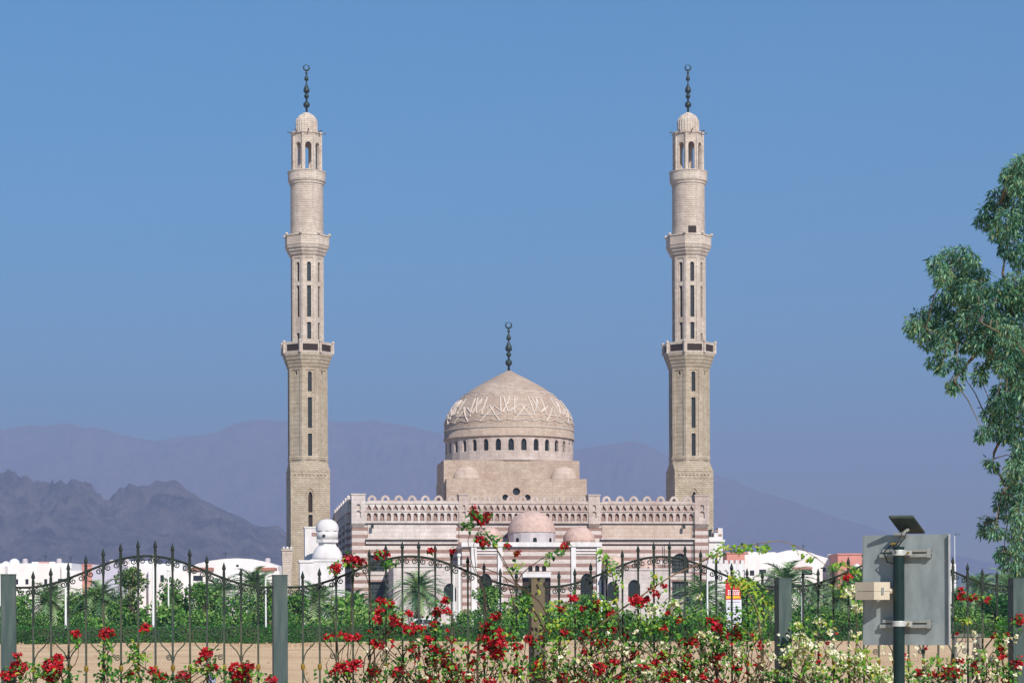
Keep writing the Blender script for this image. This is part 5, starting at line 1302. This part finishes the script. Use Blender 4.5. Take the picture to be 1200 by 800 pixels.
for u0, u1, lab in PLANTS:
    um = min(max((u0+u1)/2, 15), 1180); base = Pf(um, 790, 0.15); base.z = 0.0
    r = thing('bougainvillea', base, lab, 'flowering shrub', 0, 'bougainvillea along the fence')
    st, lf, fr, fw = MB(), MB(), MB(), MB()
    Lc = lambda p: p - base
    hubs = []
    for k in range(5):
        h = Pf(um + (u1-u0)*(k/4-0.5)*0.6, 812 + 8*(k % 2), rnd.uniform(0.0, 0.3)); vine_stem(st, Vector((rnd.uniform(-.1, .1), rnd.uniform(-.05, .05), 0)), Lc(h), 0.016, 0.009, 0.12); hubs.append(Lc(h))
    def link(p, r0=0.006):
        h = min(hubs, key=lambda q: abs(q.x-p.x)); vine_stem(st, h, p, r0, 0.0022, 0.10)
    for (u, v, rad) in reds:
        if u0 <= u < u1:
            c = Lc(Pf(u, v, rnd.uniform(0.02, 0.3))); m_ = rad/150.0*0.95
            if v > 700 or rad > 7: link(c)
            flower_cluster(fr, c, m_, (0.62, 0.26, 0.12) if v > 660 else (0.42, 0.52, 0.06), max(6, int(rad*rad*0.75)), 0.0205)
            for i in range(int(rad*0.9)): leaf6(lf, c + rvec()*m_*1.25, rvec() + Vector((0, -.2, -.2)), Vector((0, -.6, 1)) + rvec()*0.4, rnd.uniform(.03, .05), rnd.uniform(.022, .034), pick(TONE[0]))
    for (u, v, rad) in whites:
        if u0 <= u < u1:
            c = Lc(Pf(u, v, rnd.uniform(0.0, 0.3))); m_ = rad/150.0
            if v > 720: link(c)
            flower_cluster(fw, c, m_*1.1, (0.6, 0.25, 0.15), max(6, int(rad*rad*0.70)), 0.0205)
            for i in range(int(rad*1.0)): leaf6(lf, c + rvec()*m_*1.3, rvec() + Vector((0, -.2, -.2)), Vector((0, -.6, 1)) + rvec()*0.4, rnd.uniform(.03, .05), rnd.uniform(.022, .034), pick(TONE[2]))
    for (u, v, ru, rv, n, tone) in ZONES:
        if u0 <= u < u1:
            if v > 700: 
                for j in range(max(1, int(ru/12))): link(Lc(Pf(u + rnd.uniform(-ru, ru)*0.7, v + rnd.uniform(-rv, rv)*0.6, rnd.uniform(-0.05, 0.3))), 0.005)
            for i in range(int(n*((0.85 if tone < 2 else 1.2) if n > 75 else 1.45))):
                d = rvec(); p = Lc(Pf(u + d.x*ru*1.1, v + d.z*rv*1.1, 0.12 + d.y*0.28))
                leaf6(lf, p, rvec() + Vector((0, -.25, -.25)), Vector((0.1, -.6, 1)) + rvec()*0.5, rnd.uniform(.024, .050), rnd.uniform(.019, .034), pick(TONE[tone]))
    # scattered single blooms and low filling below
    lo, hi = (0.25, 0.9)
    for i in range(int((u1-u0)*1.6)):
        u = rnd.uniform(max(u0, -20), min(u1, 1220)); v = 800 + rnd.uniform(2, 60)
        leaf6(lf, Lc(Pf(u, v, rnd.uniform(-0.1, 0.35))), rvec(), Vector((0, -.5, 1)) + rvec()*0.4, rnd.uniform(.035, .06), rnd.uniform(.026, .042), pick(TONE[0]))
    if u1 > 470:
        for i in range(int((u1-u0)*0.42)):
            u = rnd.uniform(u0, min(u1, 1200)); v = rnd.uniform(738, 800)
            c = Lc(Pf(u, v, rnd.uniform(0, .3)))
            flower_cluster(fr if rnd.random() < (0.6 if u < 740 else 0.45 if u < 900 else 0.15) else fw, c, 0.012, (0.6, 0.3, 0.1), rnd.randint(2, 6), 0.019)
    CANES = [(556,612, [(650,740),(632,705),(607,684),(591,661),(578,636),(562,615)], 'd'), (556,612, [(607,690),(597,668),(584,646),(574,636)], 'd'), (600,700, [(632,704),(600,682),(572,667),(536,662),(505,660)], 'd'),
             (620,660, [(603,687),(613,671),(628,659),(642,650),(656,643)], 'd'), (600, 700, [(604,715),(598,693),(592,676)], 'd'),
             (800,690, [(672,782),(698,738),(722,718),(754,696),(788,674),(815,662),(837,650),(862,641),(888,637),(914,634),(936,641),(956,653),(974,667)], 'c'),
             (740,770, [(680,783),(700,766),(724,762),(752,762),(768,773),(782,788),(790,802)], 'c'), (860,735, [(838,722),(852,728),(869,735),(880,746),(888,768),(892,800)], 'c'),
             (128,770, [(122,800),(121,770),(124,745)], 'd'), (1150, 770, [(1178,800),(1172,760),(1166,735)], 'd'), (420, 660, [(440,800),(436,720),(428,672),(404,660)], 'd'),
             (993,680, [(1000,800),(1004,740),(1000,700),(990,672),(1006,664)], 'd'), (715,670, [(728,760),(722,700),(716,668),(706,648)], 'd'), (870,690, [(893,780),(888,720),(872,688),(858,678)], 'c')]
    cd, cl = MB(), MB()
    for uu, vv, pts, kk in CANES:
        if u0 <= uu < u1:
            pl_ = [Lc(Pf(a, b, 0.16)) for a, b in pts]
            sm = []
            for i in range(len(pl_)-1):
                p0, p1, p2, p3 = pl_[max(0, i-1)], pl_[i], pl_[i+1], pl_[min(len(pl_)-1, i+2)]
                for j in range(5):
                    t = j/5; sm.append(0.5*((2*p1) + (p2-p0)*t + (2*p0-5*p1+4*p2-p3)*t*t + (3*p1-p0-3*p2+p3)*t*t*t))
            sm.append(pl_[-1]); nn = len(sm)
            (cl if kk == 'c' else cd).tube(sm, [0.0085*(1-0.75*i/nn) if kk == 'c' else 0.0055*(1-0.6*i/nn) for i in range(nn)], 6)
    if cl.v: cl.build('cane', M['cane'], r)
    if cd.v: cd.build('cane', M['cane_dark'], r)
    st.build('stem', M['cane_dark'], r)
    lf.build('leaves', VIN, r)
    if fr.v: fr.build('red_blossoms', REDF, r)
    if fw.v: fw.build('white_blossoms', WHTF, r)

# ------------------------------------------------------------------ road sign seen from behind
SZ = 14.6; s = SZ/F; SYAW = R(-20)
sg = thing('road_sign', ground(1062, SZ), 'grey metal road sign seen from behind with a small solar panel on top', 'road sign', SYAW)
zz = lambda v: CAMH+(HOR-v)*s
bw = 96*s/cos(SYAW)/2 - 0.008; b0, b1 = zz(757), zz(628)
q = MB(); q.box((-bw, 0, b0), (bw, 0.006, b1))
q.build('board', M['board'], sg)
q = MB(); q.box((bw+0.001, -0.035, b0), (bw+0.006, 0.03, b1)); q.build('board_flange', M['clamp'], sg)
q = MB(); q.box((-bw-0.006, -0.008, b0), (-bw-0.001, 0.03, b1)); q.build('board_flange', M['board'], sg)
pxo = (1056-1062)*s; pr = 0.040; py = -0.095
q = MB(); q.lathe([(pr, 0), (pr, zz(644))], 24, (pxo, py)); q.lathe([(pr+0.002, zz(644)+0.001), (pr+0.002, zz(642.5))], 24, (pxo, py)); q.build('pole', M['poledark'], sg, False)
for v in (649.5, 732):
    z = zz(v); q = MB()
    x0, x1 = pxo-24*s, pxo+36*s
    for za, zb in ((-0.030, -0.006), (0.006, 0.028)): q.box((x0 if zb < 0.01 else x0+0.02, -0.045, z+za), (x1, -0.002, z+zb))
    q.box((x1-0.03, -0.047, z-0.034), (x1, -0.0015, z+0.032))
    br_ = q.build('bracket', M['channel'], sg)
    q = MB(); q.lathe([(pr+0.006, z-0.020), (pr+0.008, z-0.016), (pr+0.008, z+0.016), (pr+0.006, z+0.020)], 24, (pxo, py)); q.box((pxo+pr, py-0.012, z-0.018), (pxo+pr+0.05, py+0.03, z+0.016)); q.build('clamp', M['clamp'], br_)
    q = MB(); q.tube([(pxo+pr+0.03, py-0.03, z), (pxo+pr+0.03, py+0.04, z)], 0.009, 6); q.build('bolt', M['knob'], br_)
q = MB(); T = Matrix.Translation(((1029-1062)*s/cos(SYAW), -0.15, 0)) @ Matrix.Rotation(R(40)-SYAW, 4, 'Z')
q.box((-0.085, -0.085, zz(704)), (0.085, 0.085, zz(694.2)), 0, T); q.box((-0.087, -0.087, zz(693.8)), (0.087, 0.087, zz(683.5)), 0, T)
bo = q.build('battery_box', M['cream'], sg)
q = MB(); q.box((-0.01, -0.094, zz(698)), (0.012, -0.0875, zz(690)), 0, T); q.build('latch', M['channel'], bo)
q = MB(); q.tube([(pxo-0.02, py+0.02, zz(694)), ((1040-1062)*s, -0.11, zz(694))], 0.02, 6); q.build('box_arm', M['cream'], bo)
# solar panel, underside towards the viewer
Rm = Matrix.Rotation(-SYAW, 4, 'Z')
A_ = Vector(((1038-1062)*s, -0.16, zz(609.5))); ex_ = Vector((27*s, 0.0, 0.0)); ey_ = Vector((19.5*s, 0.19, -17*s))
nn_ = ex_.cross(ey_).normalized()
q = MB(); c8 = [Rm @ (A_ + ex_*a + ey_*b_ + nn_*c_) for c_ in (0, 0.022) for a, b_ in ((0, 0), (1, 0), (1, 1), (0, 1))]
q.frustum(c8[:4], c8[4:]); spo = q.build('solar_panel', M['solar'], sg)
q = MB()
for (a0_, b0_), (a1_, b1_) in (((0, 0), (1, 0)), ((1, 0), (1, 1)), ((1, 1), (0, 1)), ((0, 1), (0, 0))): q.tube([Rm @ (A_+ex_*a0_+ey_*b0_+nn_*0.01), Rm @ (A_+ex_*a1_+ey_*b1_+nn_*0.01)], 0.009, 4)
q.build('panel_frame', M['solarframe'], spo)
q = MB(); q.tube([(pxo, py, zz(642)), (pxo+0.01, py+0.03, zz(630)), Rm @ (A_+ex_*0.5+ey_*0.6-nn_*0.012)], 0.014, 6); q.box((pxo-0.03, py-0.02, zz(629)), (pxo+0.05, py+0.05, zz(626))); q.build('panel_bracket', M['channel'], sg)
q = MB()
cb = lambda pts: q.tube(pts, 0.005, 5)
cb([(pxo+0.03, py-0.05, zz(627)), (pxo+0.02, py-0.06, zz(636)), (pxo-0.03, py-0.06, zz(643)), (pxo-0.01, py-0.05, zz(650))])
cb([(pxo-0.03, -0.06, zz(639)), (pxo-0.07, -0.05, zz(641)), (pxo-0.11, -0.05, zz(648)), (pxo-0.09, -0.05, zz(660)), (pxo-0.04, -0.06, zz(662)), (pxo-0.02, -0.07, zz(655))])
cb([(pxo+0.06, py-0.02, zz(625)), (pxo+0.05, py-0.03, zz(632)), (pxo+0.0, py-0.04, zz(642))])
q.build('cable', M['cable'], sg)
q = MB(); q.box((pxo-0.06, -0.07, zz(640)), (pxo-0.01, -0.045, zz(637.5))); q.build('connector', M['knob'], sg)

# ------------------------------------------------------------------ gum tree at the right
GZ = 19.5
gt = thing('gum_tree', ground(1212, GZ), 'large gum tree with drooping narrow leaves hanging in at the right edge', 'tree')
gb = gt.location.copy()
def G(u, v, dz_=0.0): return at(u, v, GZ+dz_) - gb
LIMBS = [[(1212,900,0),(1207,760,0),(1203,680,0),(1225,600,0),(1262,520,0),(1290,420,0.2),(1280,300,0.3),(1262,210,0.2)],
         [(1262,520,0),(1235,460,-0.2),(1195,430,-0.3),(1150,408,-0.4),(1112,400,-0.4),(1085,385,-0.3)], [(1275,460,0.1),(1225,385,0.2),(1180,350,0.2),(1140,335,0.2),(1108,318,0.1)],
         [(1288,400,0.2),(1240,310,0.3),(1200,255,0.3),(1172,240,0.2)], [(1250,545,0),(1215,505,0.2),(1185,490,0.3),(1160,498,0.2)], [(1230,590,0),(1205,570,-0.2),(1190,565,-0.2),(1175,575,-0.2)],
         [(1218,620,0),(1195,605,0.2),(1170,607,0.2),(1156,613,0.2)], [(1206,660,0),(1196,640,-0.1),(1184,650,-0.1)], [(1150,408,-0.4),(1130,430,-0.3),(1118,446,-0.3)], [(1180,350,0.2),(1175,320,0.1),(1180,285,0.1)],
         [(1290,420,0.2),(1340,330,0.4),(1370,260,0.5)], [(1262,520,0),(1330,470,0.5),(1380,430,0.7)], [(1275,460,0.1),(1290,380,-0.6),(1300,300,-0.8)], [(1185,490,0.3),(1165,530,0.2),(1163,545,0.2)], [(1235,460,-0.2),(1190,400,-0.6),(1150,378,-0.7)]]
q = MB(); nodes = []
for i, L_ in enumerate(LIMBS):
    pts = [G(*p) for p in L_]
    if i == 0: pts[0].z = -0.1; rr = [0.15, 0.12, 0.10, 0.09, 0.075, 0.06, 0.04, 0.02]
    else: n = len(pts); rr = [0.020*(1-0.75*k/(n-1)) for k in range(n)]
    q.tube(pts, rr, 8)
    for a, b in zip(pts, pts[1:]):
        for k in range(4): nodes.append(a.lerp(b, k/4))
    nodes.append(pts[-1])
q0 = q
GC = '''1195,193,10 1184,202,9 1198,186,8 1188,208,15 1170,232,13 1192,235,17 1160,246,11 1152,258,9 1180,258,15 1198,262,16 1170,272,10 1184,288,14 1198,300,15 1165,262,7 1195,215,14
1098,308,11 1112,300,11 1128,297,11 1140,303,8 1104,322,11 1120,318,14 1136,318,13 1150,322,9 1112,338,13 1128,340,15 1145,340,11 1100,352,9 1118,356,13 1138,358,12 1158,345,10 1172,338,12 1190,330,14 1155,362,10 1175,362,13 1195,355,14
1068,380,8 1078,372,10 1076,388,11 1090,366,10 1092,384,12 1088,400,9 1106,374,12 1108,392,13 1122,378,11 1126,398,13 1142,384,12 1144,402,12 1160,388,12 1164,406,12 1180,392,13 1182,412,12 1198,386,14 1198,410,12 1104,408,9
1096,422,9 1104,430,7 1122,424,9 1126,436,7 1120,452,8 1114,448,5 1148,442,8 1150,430,7 1164,420,8 1176,430,10 1190,438,13 1184,452,9
1166,472,9 1160,482,9 1178,470,12 1192,468,13 1176,488,12 1192,490,13 1152,506,8 1164,502,11 1178,508,10 1194,510,12 1150,512,5 1196,525,9
1148,350,10 1165,375,11 1150,395,10 1172,385,11 1186,370,12 1192,400,12 1170,420,9 1135,372,10 1196,345,13 1182,345,11 1196,425,11 1115,392,8 1164,545,6 1158,540,4 1190,545,11 1182,560,9 1196,562,11 1176,578,8 1188,578,11 1198,585,10 1158,612,9 1152,622,6 1166,622,8 1194,612,9 1198,628,8 1190,640,7 1176,646,8 1184,656,9 1192,664,7 1178,662,5 1172,455,9 1196,455,11 1196,540,12 1198,600,11 1182,600,9 1172,590,7 1186,625,9 1198,645,9 1196,665,8 1170,650,5'''
q = MB(); tw = MB()
cl_ = parse(GC)
for i in range(60):
    cl_.append((rnd.uniform(1212, 1420), rnd.uniform(180, 600), rnd.uniform(16, 28)))
for (u, v, rad) in cl_:
    off = u > 1205
    c = G(u, v, rnd.uniform(-0.7, 0.5)*(1 if not off else 1.6)); m_ = rad*GZ/F
    nd = min(nodes, key=lambda p: (p-c).length); mid = nd.lerp(c, 0.5) + Vector((0, 0, 0.05)); tw.tube([nd, mid, c], [0.007, 0.005, 0.003], 4)
    n = int(rad*rad*(1.9 if not off else 0.4)) + 20
    tone = pick((0.25, 0.40, 0.35)); W = ((0.60, 0.32, 0.04, 0.04), (0.32, 0.46, 0.12, 0.10), (0.22, 0.36, 0.27, 0.15))[tone]
    for k in range(3): e = c + rvec()*m_; tw.tube([c, e], [0.004, 0.002], 3)
    for k in range(n):
        d = rvec(); d = d.normalized()*(d.length**0.75); p = c + d*m_*1.05
        dd = d*0.5 + rvec()*0.7 + Vector((0, 0, -0.75))
        leaf_quad(q, p, dd, rnd.uniform(0.011, 0.018), rnd.uniform(0.04, 0.078), pick(W))
q.build('crown', EUC, gt)
q0.v, q0.f, q0.m = q0.v+tw.v, q0.f+[tuple(i+len(q0.v) for i in f) for f in tw.f], q0.m+tw.m
q0.build('trunk', M['palebark'], gt)

# ------------------------------------------------------------------ small things on the sand
pp = thing('plastic_pipe', Pf(248, 790, -0.5)*1.0, 'blue grey plastic pipe stub standing behind the low red flowers', 'pipe'); pz = pp.location.z; pp.location.z = 0
q = MB(); q.lathe([(0.03, 0), (0.03, pz), (0.022, pz), (0.022, pz-0.1)], 14, caps=False); q.lathe([(0.034, pz-0.06), (0.034, pz-0.004)], 14, caps=False); q.build('tube', M['bluepipe'], pp)
q = MB()
for i in range(800):
    Z = rnd.uniform(28, 141) if i < 500 else rnd.uniform(128, 141.8); u = rnd.uniform(-10, 1210); p = ground(u, Z); r = rnd.uniform(0.02, 0.075)*(1 if i < 500 else 1.8)
    o = len(q.v); rg = [(r*rnd.uniform(.7, 1.2)*cos(a*pi/3), r*rnd.uniform(.7, 1.2)*sin(a*pi/3)) for a in range(6)]
    q.frustum([(p.x+a, p.y+b, -0.05) for a, b in rg], [(p.x+a*.5, p.y+b*.5, r*rnd.uniform(.5, .9)+0.06) for a, b in rg])
M['clod'] = plain('earth_clod', (0.50, 0.34, 0.21), 0.95, var=0.25, scale=0.7)
tag(q.build('pebbles', M['clod']), 'loose pebbles and clods scattered over the sand', None, None, 'stuff')
